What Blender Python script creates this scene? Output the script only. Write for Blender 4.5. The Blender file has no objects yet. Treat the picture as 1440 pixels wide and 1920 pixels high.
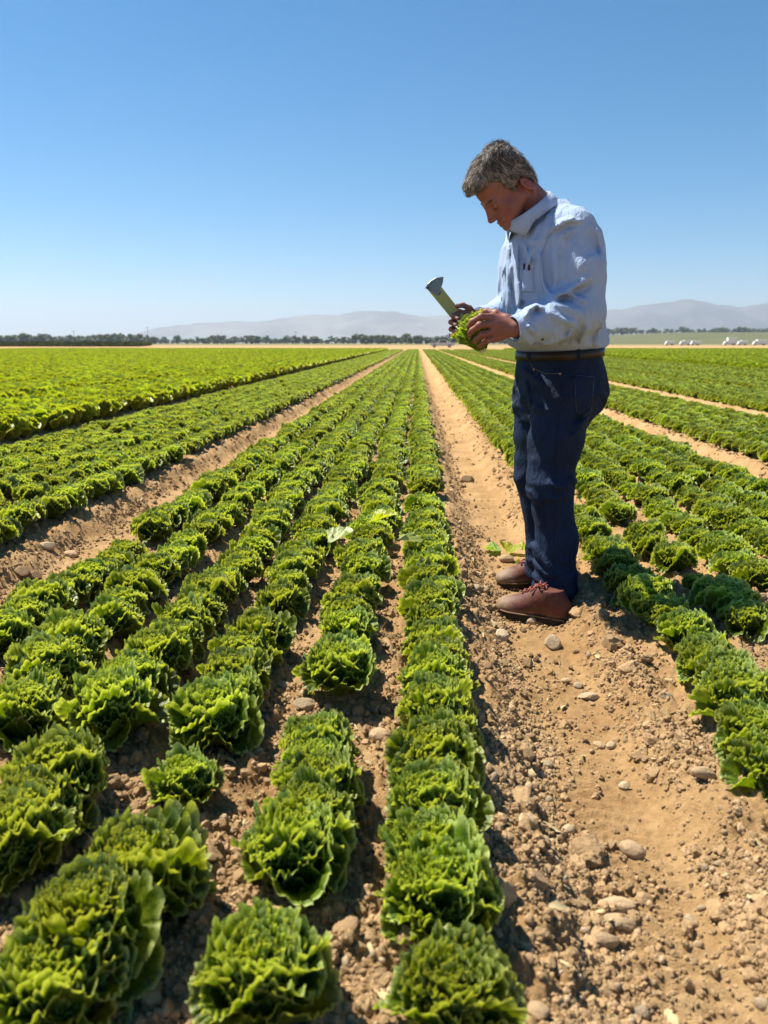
import bpy, math, random
import numpy as np
from mathutils import Vector, Matrix, Euler
from mathutils.bvhtree import BVHTree

# ------------------------------------------------------------------ camera
SC = bpy.context.scene
COL = SC.collection
HC = 1.05                       # camera height above the furrow floor
PITCH = math.radians(12.56); YAW = math.radians(2.47)
FPX = 1423.0                    # focal length in pixels of a 1440 wide picture
cam_d = bpy.data.cameras.new('camera'); cam = bpy.data.objects.new('camera', cam_d)
COL.objects.link(cam); SC.camera = cam
cam.location = (0, 0, HC)
cam.rotation_euler = (math.pi/2 - PITCH, 0, YAW)
cam_d.sensor_fit = 'HORIZONTAL'; cam_d.sensor_width = 36.0
cam_d.lens = 36.0 * FPX / 1440.0
cam_d.clip_start = 0.05; cam_d.clip_end = 60000
cam_d.dof.use_dof = True; cam_d.dof.focus_distance = 2.9; cam_d.dof.aperture_fstop = 5.4
CAM_R = Euler((math.pi/2 - PITCH, 0, YAW)).to_matrix()

# ------------------------------------------------------------------ sky and sun
SUN_EL = math.radians(58.0)
SUN_AZ = Vector((-0.87, 0.49, 0)).normalized()
W = bpy.data.worlds.new('World'); SC.world = W; W.use_nodes = True
nt = W.node_tree; nt.nodes.clear()
sky = nt.nodes.new('ShaderNodeTexSky'); sky.sky_type = 'NISHITA'; sky.sun_disc = False
sky.sun_elevation = SUN_EL; sky.sun_rotation = math.atan2(SUN_AZ.x, SUN_AZ.y) % (2*math.pi)
sky.altitude = 50; sky.air_density = 0.75; sky.dust_density = 0.15; sky.ozone_density = 4.0
bg = nt.nodes.new('ShaderNodeBackground'); bg.inputs['Strength'].default_value = 0.073
wo = nt.nodes.new('ShaderNodeOutputWorld')
hsv = nt.nodes.new('ShaderNodeHueSaturation'); hsv.inputs['Saturation'].default_value = 1.38; hsv.inputs['Hue'].default_value = 0.488
nt.links.new(sky.outputs[0], hsv.inputs['Color']); nt.links.new(hsv.outputs[0], bg.inputs['Color']); nt.links.new(bg.outputs[0], wo.inputs['Surface'])
sun_d = bpy.data.lights.new('sun', 'SUN'); sun = bpy.data.objects.new('sun', sun_d); COL.objects.link(sun)
sun_d.energy = 5.0; sun_d.angle = math.radians(0.53); sun_d.color = (1.0, 0.93, 0.80)
to_sun = SUN_AZ*math.cos(SUN_EL) + Vector((0, 0, math.sin(SUN_EL)))
sun.rotation_euler = to_sun.to_track_quat('Z', 'Y').to_euler()
sun.location = to_sun*50
SC.view_settings.view_transform = 'Standard'; SC.view_settings.look = 'None'
SC.view_settings.exposure = 0.96; SC.view_settings.gamma = 1.0
SC.view_settings.use_curve_mapping = False
SC.cycles.max_bounces = 6; SC.cycles.transparent_max_bounces = 8
SC.cycles.diffuse_bounces = 1; SC.cycles.transmission_bounces = 4; SC.cycles.volume_bounces = 0
SC.cycles.caustics_reflective = False; SC.cycles.caustics_refractive = False
SC.cycles.use_denoising = True

# ------------------------------------------------------------------ helpers
def ray(px, py):
    v = CAM_R @ Vector(((px-720)/FPX, -(py-960)/FPX, -1.0))
    return v
def at_z(px, py, z):            # point at height z seen at a place of the 1440x1920 photograph
    v = ray(px, py); t = (z-HC)/v.z
    return Vector((v.x*t, v.y*t, z))
def at_y(px, py, Y):            # point at depth Y
    v = ray(px, py); t = Y/v.y
    return Vector((v.x*t, Y, HC+v.z*t))
def project(p):
    q = CAM_R.transposed() @ (Vector(p)-Vector((0, 0, HC)))
    return (720+FPX*q.x/-q.z, 960-FPX*q.y/-q.z)

def ordinal(n):
    if 10 <= n % 100 <= 20: return '%dth' % n
    return '%d%s' % (n, {1: 'st', 2: 'nd', 3: 'rd'}.get(n % 10, 'th'))

_perm = np.random.RandomState(7).permutation(512).astype(np.int64)
_perm = np.concatenate([_perm, _perm])
_g2 = np.random.RandomState(8).uniform(-1, 1, (512, 2)); _g2 /= np.linalg.norm(_g2, axis=1)[:, None]
_g3 = np.random.RandomState(9).normal(size=(512, 3)); _g3 /= np.linalg.norm(_g3, axis=1)[:, None]
def noise2(x, y, seed=0):
    x = np.asarray(x, float)+seed*17.3; y = np.asarray(y, float)-seed*9.7
    xi = np.floor(x).astype(np.int64); yi = np.floor(y).astype(np.int64)
    xf = x-xi; yf = y-yi
    u = xf*xf*xf*(xf*(xf*6-15)+10); v = yf*yf*yf*(yf*(yf*6-15)+10)
    def g(ix, iy, dx, dy):
        k = _perm[(_perm[ix & 511]+(iy & 511)) & 511]
        gr = _g2[k]; return gr[..., 0]*dx+gr[..., 1]*dy
    a = g(xi, yi, xf, yf); b = g(xi+1, yi, xf-1, yf); c = g(xi, yi+1, xf, yf-1); d = g(xi+1, yi+1, xf-1, yf-1)
    return (a*(1-u)+b*u)*(1-v)+(c*(1-u)+d*u)*v
def fbm2(x, y, oct=4, seed=0, gain=0.5):
    s = 0; a = 1.0; f = 1.0
    for i in range(oct):
        s = s+a*noise2(np.asarray(x)*f, np.asarray(y)*f, seed+i*3); a *= gain; f *= 2.03
    return s
_g3 = _g3.astype(np.float32); _perm32 = _perm.astype(np.int32)
def noise3(x, y, z, seed=0):
    x, y, z = [np.asarray(q, np.float32) for q in np.broadcast_arrays(x+seed*17.3, y-seed*9.7, z+seed*4.1)]
    xi = np.floor(x).astype(np.int32); yi = np.floor(y).astype(np.int32); zi = np.floor(z).astype(np.int32)
    xf = x-xi; yf = y-yi; zf = z-zi
    f = lambda t: t*t*t*(t*(t*6-15)+10)
    u, v, w = f(xf), f(yf), f(zf)
    px = [_perm32[(xi+q) & 511] for q in (0, 1)]
    pxy = {(p, q): _perm32[(px[p]+((yi+q) & 511)) & 511] for p in (0, 1) for q in (0, 1)}
    def g(a, b, c):
        k = _perm32[(pxy[a, b]+((zi+c) & 511)) & 511]
        gr = _g3[k]; return gr[..., 0]*(xf-a)+gr[..., 1]*(yf-b)+gr[..., 2]*(zf-c)
    l = lambda p, q, t: p+(q-p)*t
    return l(l(l(g(0,0,0), g(1,0,0), u), l(g(0,1,0), g(1,1,0), u), v), l(l(g(0,0,1), g(1,0,1), u), l(g(0,1,1), g(1,1,1), u), v), w)
def sstep(a, b, x):
    t = np.clip((np.asarray(x, float)-a)/(b-a), 0, 1); return t*t*(3-2*t)

def mesh_np(name, V, F, smooth=True, attrs=None, mats=()):
    """V (n,3) array, F (m,3|4) array (or list of such arrays)"""
    me = bpy.data.meshes.new(name)
    Fs = F if isinstance(F, (list, tuple)) else [F]
    Fs = [np.asarray(f, np.int32) for f in Fs if len(f)]
    V = np.asarray(V, np.float32)
    me.vertices.add(len(V)); me.vertices.foreach_set('co', V.ravel())
    nl = sum(f.size for f in Fs); npoly = sum(len(f) for f in Fs)
    me.loops.add(nl); me.polygons.add(npoly)
    me.loops.foreach_set('vertex_index', np.concatenate([f.ravel() for f in Fs]))
    tot = np.concatenate([np.full(len(f), f.shape[1], np.int32) for f in Fs])
    st = np.concatenate([[0], np.cumsum(tot)[:-1]]).astype(np.int32)
    me.polygons.foreach_set('loop_start', st)
    me.polygons.foreach_set('use_smooth', np.full(npoly, smooth))
    for k, a in (attrs or {}).items():
        a = np.asarray(a, np.float32)
        if a.ndim == 1:
            at = me.attributes.new(k, 'FLOAT', 'POINT'); at.data.foreach_set('value', a)
        else:
            at = me.attributes.new(k, 'FLOAT_VECTOR', 'POINT'); at.data.foreach_set('vector', a.ravel())
    for m in mats: me.materials.append(m)
    me.update(calc_edges=True); me.validate()
    return me

def obj(name, me, parent=None, loc=None, rot=None, scale=None, label=None, cat=None, group=None, kind=None):
    o = bpy.data.objects.new(name, me); COL.objects.link(o)
    if parent is not None: o.parent = parent
    if loc is not None: o.location = loc
    if rot is not None: o.rotation_euler = rot
    if scale is not None: o.scale = (scale,)*3 if isinstance(scale, (int, float)) else scale
    if label: o['label'] = label
    if cat: o['category'] = cat
    if group: o['group'] = group
    if kind: o['kind'] = kind
    return o

def grid_faces(nu, nv, wrap_u=False):
    """index grid [v][u]; returns quads"""
    uu = nu if wrap_u else nu-1
    i, j = np.meshgrid(np.arange(uu), np.arange(nv-1))
    a = j*nu+i; b = j*nu+(i+1) % nu; c = (j+1)*nu+(i+1) % nu; d = (j+1)*nu+i
    return np.stack([a, b, c, d], -1).reshape(-1, 4)

class MB:
    """collects simple shapes into one mesh"""
    def __init__(s): s.v = []; s.f4 = []; s.f3 = []; s.n = 0
    def add(s, V, F):
        V = np.asarray(V, float); F = np.asarray(F)
        (s.f4 if F.shape[1] == 4 else s.f3).append(F+s.n); s.v.append(V); s.n += len(V)
    def box(s, c, size, rot=None, bevel=0.0):
        x, y, z = [k/2 for k in size]
        if bevel <= 0:
            V = np.array([[i*x, j*y, k*z] for k in (-1, 1) for j in (-1, 1) for i in (-1, 1)], float)
            F = np.array([[0,2,3,1],[4,5,7,6],[0,1,5,4],[2,6,7,3],[0,4,6,2],[1,3,7,5]])
        else:
            b = min(bevel, x*.9, y*.9, z*.9); V = []
            for k, (zz, ins) in enumerate([(-z, b), (-z+b, 0), (z-b, 0), (z, b)]):
                for (sx, sy) in [(1,-1),(1,1),(-1,1),(-1,-1)]:
                    X, Y = x-ins, y-ins
                    pts = [(sx*(X-b*(ins==0)), sy*Y), (sx*X, sy*(Y-b*(ins==0)))]
                    if (sx*sy) > 0: pts = pts[::-1]
                    if ins: pts = [(sx*X, sy*Y)]*2
                    for p in pts: V.append((p[0], p[1], zz))
            V = np.array(V); F = grid_faces(8, 4, True)
            s._cap(V, F, rot, c, [list(range(7, -1, -1)), list(range(24, 32))]); return
        s._put(V, F, rot, c)
    def _put(s, V, F, rot, c):
        if rot is not None: V = V @ np.array(rot).T
        s.add(V+np.array(c), F)
    def _cap(s, V, F, rot, c, caps):
        n0 = s.n; s._put(V, F, rot, c)
        for cp in caps:
            for k in range(1, len(cp)-1): s.f3.append(np.array([[cp[0], cp[k], cp[k+1]]])+n0)
    def tube(s, pts, r, n=8, cap=True):
        pts = np.asarray(pts, float); m = len(pts)
        r = np.full(m, r) if np.isscalar(r) else np.asarray(r, float)
        T = np.gradient(pts, axis=0); T /= np.linalg.norm(T, axis=1)[:, None]+1e-12
        up = np.array([0, 0, 1.0]) if abs(T[0][2]) < .9 else np.array([1.0, 0, 0])
        A = np.cross(T, up); A /= np.linalg.norm(A, axis=1)[:, None]+1e-12
        B = np.cross(T, A)
        t = np.arange(n)*2*math.pi/n
        V = pts[:, None]+r[:, None, None]*(np.cos(t)[None, :, None]*A[:, None]+np.sin(t)[None, :, None]*B[:, None])
        n0 = s.n; s.add(V.reshape(-1, 3), grid_faces(n, m, True)[:, ::-1])
        if cap:
            for base, o in ((0, 1), ((m-1)*n, -1)):
                for k in range(1, n-1):
                    tri = [base, base+k, base+k+1]
                    s.f3.append(np.array([tri if o == 1 else tri[::-1]])+n0)
    def mesh(s, name, mat, smooth=False):
        F = [np.concatenate(f) for f in (s.f4, s.f3) if f]
        return mesh_np(name, np.concatenate(s.v), F, smooth, mats=[mat] if mat else [])
    def build(s, name, mat, parent=None, smooth=False, **k):
        return obj(name, s.mesh(name, mat, smooth), parent, **k)

# ------------------------------------------------------------------ materials
class NT:
    def __init__(s, name):
        s.m = bpy.data.materials.new(name); s.m.use_nodes = True; s.t = s.m.node_tree; s.t.nodes.clear()
        s.out = s.n('OutputMaterial')
    def n(s, kind, **k):
        q = s.t.nodes.new('ShaderNode'+kind)
        for a, b in k.items(): setattr(q, a, b)
        return q
    def l(s, a, b): s.t.links.new(a, b)
    def set(s, node, **k):
        for a, b in k.items(): node.inputs[a.replace('_', ' ')].default_value = b
    def noise(s, scale, detail=4, rough=.6, vec=None, dim='3D'):
        q = s.n('TexNoise'); q.inputs['Scale'].default_value = scale; q.inputs['Detail'].default_value = detail
        q.inputs['Roughness'].default_value = rough
        if vec is not None: s.l(vec, q.inputs['Vector'])
        return q.outputs['Fac']
    def ramp(s, fac, stops):
        r = s.n('ValToRGB'); cr = r.color_ramp
        while len(cr.elements) < len(stops): cr.elements.new(.5)
        for e, (p, c) in zip(cr.elements, stops): e.position = p; e.color = (*c, 1) if len(c) == 3 else c
        s.l(fac, r.inputs[0]); return r.outputs[0]
    def mix(s, fac, a, b, mode='MIX'):
        q = s.n('MixRGB', blend_type=mode)
        for i, x in ((0, fac), (1, a), (2, b)):
            if hasattr(x, 'is_linked') or hasattr(x, 'links'): s.l(x, q.inputs[i])
            else: q.inputs[i].default_value = x if i == 0 else (*x, 1)
        return q.outputs[0]
    def math(s, op, a, b=None, clamp=False):
        q = s.n('Math', operation=op, use_clamp=clamp)
        for i, x in ((0, a), (1, b)):
            if x is None: continue
            if hasattr(x, 'links'): s.l(x, q.inputs[i])
            else: q.inputs[i].default_value = x
        return q.outputs[0]
    def bump(s, h, strength=.3, dist=.01):
        b = s.n('Bump'); b.inputs['Strength'].default_value = strength; b.inputs['Distance'].default_value = dist
        s.l(h, b.inputs['Height']); return b.outputs[0]
    def attr(s, name): return s.n('Attribute', attribute_name=name).outputs['Fac']
    def coord(s, which='Object'): return s.n('TexCoord').outputs[which]
    def principled(s, col, rough=.6, bump=None, spec=.5, metal=0.0):
        p = s.n('BsdfPrincipled')
        if hasattr(col, 'links'): s.l(col, p.inputs['Base Color'])
        else: p.inputs['Base Color'].default_value = (*col, 1)
        if hasattr(rough, 'links'): s.l(rough, p.inputs['Roughness'])
        else: p.inputs['Roughness'].default_value = rough
        p.inputs['Specular IOR Level'].default_value = spec; p.inputs['Metallic'].default_value = metal
        if bump is not None: s.l(bump, p.inputs['Normal'])
        return p
    def done(s, sh): s.l(sh if not hasattr(sh, 'outputs') else sh.outputs[0], s.out.inputs['Surface']); return s.m

def plain(name, col, rough=.6, var=.15, scale=20, spec=.4, metal=0.0, bump=.0, bdist=.002):
    t = NT(name); co = t.coord()
    f = t.noise(scale, 5, .65, co)
    c = t.ramp(f, [(.25, tuple(k*(1-var) for k in col)), (.75, tuple(min(1, k*(1+var)) for k in col))])
    b = t.bump(t.noise(scale*3, 4, .6, co), bump, bdist) if bump else None
    return t.done(t.principled(c, rough, b, spec, metal))
# ------------------------------------------------------------------ the field: bed and furrow layout
PERIOD = 2.064; ROW = 0.261; R1X = 0.052; XF = 0.43       # bed period, row spacing, first row left of the wheel furrow, furrow centre
BED_H = 0.10
FIELD_END = 105.0
def furrow_t(x): return (np.asarray(x, float)-XF+PERIOD/2) % PERIOD-PERIOD/2
def ground_z(x, y, fine=True):
    x = np.asarray(x, float); y = np.asarray(y, float)
    r = np.hypot(x, y)
    wob = .02*noise2(x*0+3.1, y*.5, 2)
    t = furrow_t(x+wob)
    z = BED_H*sstep(.10, .27, np.abs(t+.01))
    infield = 1-sstep(FIELD_END-3, FIELD_END+3, y)
    z = z*infield
    bed = sstep(.2, .3, np.abs(t))
    # dips between the rows of a bed
    rowp = np.cos((x-R1X)/ROW*2*math.pi)
    z = z+infield*bed*.010*rowp
    # broad unevenness
    z = z+.012*fbm2(x*2.2, y*2.2, 3, 11)
    if fine:
        near = np.clip(1.4-r/40, 0, 1)
        rough = .22+.78*sstep(.08, .2, np.abs(t-.03))                 # wheel track is smoother
        n1 = fbm2(x*9, y*9, 4, 21, .55); n2 = np.abs(fbm2(x*26, y*26, 3, 31, .6))
        z = z+near*rough*(.017*n1+.020*n2)
        lump = np.clip(fbm2(x*16, y*16, 2, 51)-.12, 0, 1)
        z = z+near*rough*.06*lump
        # ridge of crumbled soil along the left bank of each furrow
        z = z+infield*.03*np.exp(-((t+.17)/.07)**2)*(.55+.9*noise2(x*6, y*4, 41))
        # tread bars pressed into the wheel track
        tread = np.exp(-((t+.0)/.10)**4)*np.clip(noise2(x*2.2, y*1.6, 61)*1.2+.75, 0, 1)
        z = z+infield*np.clip(1.5-r/8, 0, 1)*.007*tread*np.sin(y*2*math.pi/.042+np.abs(t)*40)
    # the man's feet have pressed the soil
    z = z-.0*x
    return z

def make_ground():
    rows = [0.30]
    while rows[-1] < 70: rows.append(rows[-1]+max(.0022, .0046*rows[-1]**1.3))
    while rows[-1] < 12000: rows.append(rows[-1]*1.09)
    R = np.array(rows)
    dense = np.linspace(-math.radians(50), math.radians(50), 760)
    sparse = np.linspace(math.radians(50), 2*math.pi-math.radians(50), 110)[1:-1]
    TH = np.concatenate([dense, sparse])
    th, r = np.meshgrid(TH, R)
    x = r*np.sin(th); y = r*np.cos(th)
    z = ground_z(x, y)
    V = np.stack([x, y, z], -1).reshape(-1, 3)
    V = np.concatenate([V, [[0, 0, float(ground_z(0, 0, False))]]])
    F = grid_faces(len(TH), len(R), True)[:, ::-1]
    c = len(V)-1; n = len(TH)
    i = np.arange(n); F3 = np.stack([np.full(n, c), (i+1) % n, i], -1)
    t = NT('dry_soil'); co = t.coord('Object')
    n1 = t.noise(3.0, 6, .62, co); n2 = t.noise(42, 5, .7, co); n3 = t.noise(.02, 3, .5, co)
    c1 = t.ramp(n1, [(.28, (.35, .205, .088)), (.50, (.48, .300, .138)), (.72, (.56, .375, .19))])
    c2 = t.ramp(n2, [(.3, (.66, .60, .55)), (.55, (1, 1, 1)), (.78, (1.2, 1.18, 1.15))])
    col = t.mix(.75, c1, c2, 'MULTIPLY')
    # pale dry grass and stubble far away
    sep = t.n('SeparateXYZ'); t.l(co, sep.inputs[0])
    far = t.math('MULTIPLY', t.math('SUBTRACT', sep.outputs['Y'], 260.0), 1/200, True)
    fc = t.ramp(n3, [(.35, (.25, .19, .095)), (.6, (.15, .16, .06))])
    col = t.mix(far, col, fc)
    h = t.math('ADD', t.noise(60, 8, .75, co), t.math('MULTIPLY', t.noise(240, 4, .7, co), .45))
    b = t.bump(h, .85, .012)
    m = t.done(t.principled(col, .95, b, .15))
    me = mesh_np('ground', V, [F, F3], True, mats=[m])
    return obj('ground', me, kind='structure')
ground = make_ground(); M_SOIL = ground.data.materials[0]
# ------------------------------------------------------------------ lettuce leaves and heads
def leaf_material(name, dark, mid, pale, trans, mixf=.38, rim=(.46, .52, .16)):
    t = NT(name); co = t.coord('Object')
    edge = t.attr('edge'); heart = t.attr('heart')
    oi = t.n('ObjectInfo')
    f = t.noise(38, 4, .6, co)
    c = t.ramp(f, [(.3, dark), (.62, mid)])
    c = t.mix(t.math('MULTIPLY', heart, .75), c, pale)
    c = t.mix(t.math('MULTIPLY', t.math('SUBTRACT', edge, .93), 13.0, True), c, rim)  # pale margin: backlit, glossy brightness of the leaf edges put into the colour
    hs = t.n('HueSaturation')
    t.l(t.math('ADD', t.math('MULTIPLY', oi.outputs['Random'], .018), .491), hs.inputs['Hue'])
    t.l(t.math('ADD', t.math('MULTIPLY', oi.outputs['Random'], .35), .82), hs.inputs['Value'])
    t.l(c, hs.inputs['Color']); c = hs.outputs[0]
    b = t.bump(t.noise(85, 4, .6, co), .55, .006)
    p = t.principled(c, .33, b, .5)
    tr = t.n('BsdfTranslucent'); t.l(t.mix(1.0, c, trans, 'MULTIPLY'), tr.inputs['Color']); t.l(b, tr.inputs['Normal'])
    mx = t.n('MixShader'); mx.inputs[0].default_value = mixf
    t.l(p.outputs[0], mx.inputs[1]); t.l(tr.outputs[0], mx.inputs[2])
    return t.done(mx)
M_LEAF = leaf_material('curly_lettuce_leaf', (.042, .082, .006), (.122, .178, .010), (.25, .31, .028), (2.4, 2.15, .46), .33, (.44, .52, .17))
M_LEAF_TALL = leaf_material('tall_lettuce_leaf', (.135, .190, .008), (.20, .265, .012), (.29, .35, .03), (2.2, 1.95, .45), .38, (.36, .44, .06))
M_LEAF_CUT = leaf_material('cut_leaf', (.12, .21, .02), (.19, .29, .03), (.45, .52, .16), (2.0, 2.0, .9))

def leaf_geo(rng, L, phim, nu, nv, tau0, bend, cup, ruf, heart=0.0, power=.6, waves=13, zbase=0.0, rbase=.012):
    """one fan-shaped leaf growing outwards along +X; returns V, F, edge, heart arrays"""
    ph = np.linspace(-phim, phim, nu)[None, :]; rho = np.linspace(0.02, 1, nv)[:, None]**.62
    p = rng.uniform(0, 6.28, 10)
    R = L*np.cos(ph*.93)**power*(1+.05*np.sin(ph*rng.uniform(3, 5)+p[7])+.03*np.sin(ph*9+p[8]))
    q = ph/phim
    ka = rng.uniform(2.2, 3.4)*math.pi; kb = waves*math.pi*rng.uniform(.9, 1.1); kc = kb*2.13
    m = rho**2.2; m2 = rho**3.6
    warp = .55*np.sin(7*q+p[5])+.5*np.sin(19*q+p[6])+.25*np.sin(37*q+p[4])
    w1 = np.sin(ka*q+p[0]+1.2*rho); w2 = np.sin(kb*q+p[1]+2.2*warp); w3 = np.sin(kc*q+p[2]+2*warp)
    c2 = np.cos(kb*q+p[1]+2.2*warp)
    rr = rho*R*(1+m2*.012*c2)
    a = rr*np.sin(ph); b = rr*np.cos(ph)
    amp = .72+.28*np.sin(9*q+p[9])
    off = ruf*L*(m*.42*w1+amp*rho**5*.66*w2+m2*rho**6*.26*w3)+cup*a*a/L*4
    off = off+.012*L*np.sin(14*ph+7*rho+p[3])*(rho*(1-rho)*4)
    s = np.linspace(0, 1.15*L, 60); tau = tau0+bend*(s/L)**1.6
    cx = np.concatenate([[0], np.cumsum(np.cos(tau[:-1])*np.diff(s))]); cz = np.concatenate([[0], np.cumsum(np.sin(tau[:-1])*np.diff(s))])
    bb = np.clip(b, 0, s[-1])
    px = np.interp(bb, s, cx); pz = np.interp(bb, s, cz); tt = np.interp(bb, s, tau)
    nx, nz = -np.sin(tt), np.cos(tt)
    roll = rho**7*amp*.018*L*c2                      # lets the frill roll over
    X = rbase+px+off*nx+roll*np.cos(tt); Z = zbase+pz+off*nz+roll*np.sin(tt)
    V = np.stack([X, a+m2*.03*L*np.sin(kb*q+p[4]), Z], -1).reshape(-1, 3)
    e = np.broadcast_to(rho, X.shape).reshape(-1)
    rib = np.exp(-(ph/.08)**2)*(1-rho)*.9
    return V, grid_faces(nu, nv), e, np.clip(np.broadcast_to(heart+rib, X.shape), 0, 1).reshape(-1)

def rotz(V, a):
    c, s = math.cos(a), math.sin(a); return np.stack([V[:, 0]*c-V[:, 1]*s, V[:, 0]*s+V[:, 1]*c, V[:, 2]], -1)

def join_leaves(parts, name, mat):
    V = []; F = []; E = []; H = []; n = 0
    for v, f, e, h in parts:
        V.append(v); F.append(f+n); E.append(e); H.append(h); n += len(v)
    return mesh_np(name, np.concatenate(V), np.concatenate(F), True, {'edge': np.concatenate(E), 'heart': np.concatenate(H)}, [mat])

def head_parts(rng, n, nu, nv, i0=0.0, i1=1.0, waves=13, size=1.0, upright=0.0, golden=2.39996, ruf=.125):
    """leaves of a head from the heart (i=0) to the outside (i=1)"""
    out = []
    for k in range(n):
        i = i0+(i1-i0)*(k+.5)/n
        L = size*(.078+.060*i**.9)*rng.uniform(.9, 1.12)
        tau0 = math.radians(90-(46-24*upright)*i**1.2+rng.uniform(-6, 6))
        bend = math.radians(-8-72*i**1.4*(1-.6*upright)+rng.uniform(-18, 18))
        if i < .3: bend = math.radians(rng.uniform(-35, 50))
        v, f, e, h = leaf_geo(rng, L, math.radians(rng.uniform(66, 80)), nu, nv, tau0, bend, rng.uniform(.25, .55), ruf*rng.uniform(.85, 1.25),
                              heart=max(0, .55-.75*i), waves=waves, zbase=size*.066*(1-i), rbase=.006+.026*i)
        out.append((rotz(v, k*golden+rng.uniform(-.25, .25)), f, e, h))
    return out

# detailed meshes: inner head and separate outer leaves for the nearest plants, whole heads for the rest
HEARTS = []; OUTER = []; HEADS = []; FAR = []; TALL = []; TALLFAR = []
for s in range(5):
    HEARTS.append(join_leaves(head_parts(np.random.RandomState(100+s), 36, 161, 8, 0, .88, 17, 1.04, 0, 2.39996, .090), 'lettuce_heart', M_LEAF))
for s in range(10):
    rng = np.random.RandomState(200+s)
    OUTER.append(join_leaves([leaf_geo(rng, .138*rng.uniform(.93, 1.1), math.radians(76), 161, 11, math.radians(rng.uniform(34, 58)), math.radians(rng.uniform(-85, -25)),
                                       rng.uniform(.2, .45), .062, waves=15, rbase=.03)], 'lettuce_leaf', M_LEAF))
for s in range(7):
    HEADS.append(join_leaves(head_parts(np.random.RandomState(300+s), 42, 95, 5, 0, 1, 16, 1.0, 0, 2.39996, .10), 'lettuce_head', M_LEAF))
for s in range(4):
    FAR.append(join_leaves(head_parts(np.random.RandomState(400+s), 24, 11, 4, 0, 1, 4, 1.06, 0, 2.39996, .16), 'lettuce_far', M_LEAF))
for s in range(4):
    TALL.append(join_leaves(head_parts(np.random.RandomState(500+s), 58, 41, 5, 0, 1, 9, 1.28, .55), 'lettuce_tall', M_LEAF_TALL))
for s in range(3):
    TALLFAR.append(join_leaves(head_parts(np.random.RandomState(600+s), 34, 9, 4, 0, 1, 3, 1.40, .5), 'lettuce_tall_far', M_LEAF_TALL))

# ---- where the plants stand: those near the camera are read off the photograph, the rest follow the rows
ROWS_SEEN = {   # row: (pixel x, pixel y, relative size)
 ('L', 1): [(840,1862,.95),(832,1672,1.08),(815,1505,1.05),(820,1412,1.0),(824,1335,.98),(820,1262,1.0),(815,1196,1.0),(810,1140,1.03),(808,1088,1.0)],
 ('L', 2): [(487,1842,1.0),(548,1592,1.1),(597,1478,1.0),(600,1398,.92),(636,1268,1.03),(651,1180,1.02),(661,1124,1.0),(686,1070,.92)],
 ('L', 3): [(85,1850,1.05),(165,1755,1.08),(255,1650,1.12),(350,1458,.80),(405,1345,1.15),(440,1265,1.05),(486,1192,1.1),(533,1128,1.0),(548,1080,.95)],
 ('L', 4): [(52,1580,1.1),(112,1465,1.15),(215,1345,1.12),(238,1272,1.0),(290,1222,1.0),(345,1172,1.05),(388,1112,1.08),(460,1068,.95)],
 ('L', 5): [(43,1330,1.08),(80,1258,1.05),(133,1208,1.08),(207,1162,1.0),(245,1104,1.05),(290,1072,.95),(330,1048,.95)],
 ('L', 6): [(12,1194,1.0),(80,1140,1.05),(119,1106,.95),(170,1080,.95),(217,1052,.95)],
 ('R', 1): [(1425,1410,.90),(1388,1310,1.08),(1342,1240,.98),(1302,1188,.92),(1262,1156,.85),(1216,1122,1.1),(1185,1085,.95)],
 ('R', 2): [(1404,1156,.92),(1362,1116,1.05),(1306,1084,.55),(1272,1040,1.0)],
 ('R', 3): [(1420,1072,1.0),(1366,1040,1.0)],
}
GAP_BEFORE = {(('L', 2), 1592), (('L', 2), 1268), (('L', 3), 1458), (('L', 3), 1345), (('L', 3), 1128), (('L', 4), 1345), (('L', 5), 1162), (('R', 2), 1084), (('R', 2), 1040), (('L', 1), 1672)}   # bare soil in front of these
def row_x(side, k): return R1X-(k-1)*ROW if side == 'L' else R1X+3*ROW*.968+(k-1)*ROW
rng = np.random.RandomState(42)
plants = []      # x, y, scale, bed, row, seed
def bed_rows():
    for b in range(-24, 26):
        for k in range(6):
            yield b, k, R1X-k*ROW+b*PERIOD
TYPE_TALL = lambda x: x < -3.9 or x > 11.6
tall_pts = []
for b, k, x in bed_rows():
    key = ('L', k+1) if b == 0 else (('R', 6-k) if b == 1 else None)
    if (b, k) == (2, 0): continue                # a wider strip of bare soil along the second furrow to the right
    y = 0.35
    if key in ROWS_SEEN:
        for (px, py, s) in sorted(ROWS_SEEN[key], key=lambda q: -q[1]):
            p = at_z(px, py, BED_H+.075)
            if y > .36 and .15 < p.y-y and (key, py) not in GAP_BEFORE:                     # heads crowd into an unbroken ridge
                plants.append([(lastx+p.x*.7+x*.3)/2+rng.normal()*.012, (p.y+y)/2+rng.normal()*.01, .88*s, b, k])
            lasts = s; lastx = p.x*.7+x*.3; plants.append([lastx, p.y, s, b, k]); y = max(y, p.y)
        y += .17
    ymax = FIELD_END-1
    while y < ymax:
        tall = TYPE_TALL(x)
        step = (.172 if not tall else .27)*(1.0 if y < 45 else 1.35)
        if abs(x) < .62*y+1.6:
            gap = rng.rand() < (.04 if not tall else .01)*(1 if y < 30 else .4)
            if not gap:
                (tall_pts if tall else plants).append([x+rng.normal()*.016, y+rng.normal()*.02, (1 if y < 45 else 1.12)*rng.uniform(.90, 1.12), b, k])
        y += step*rng.uniform(.9, 1.1)
plants = np.array(plants); tall_pts = np.array(tall_pts)

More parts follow.
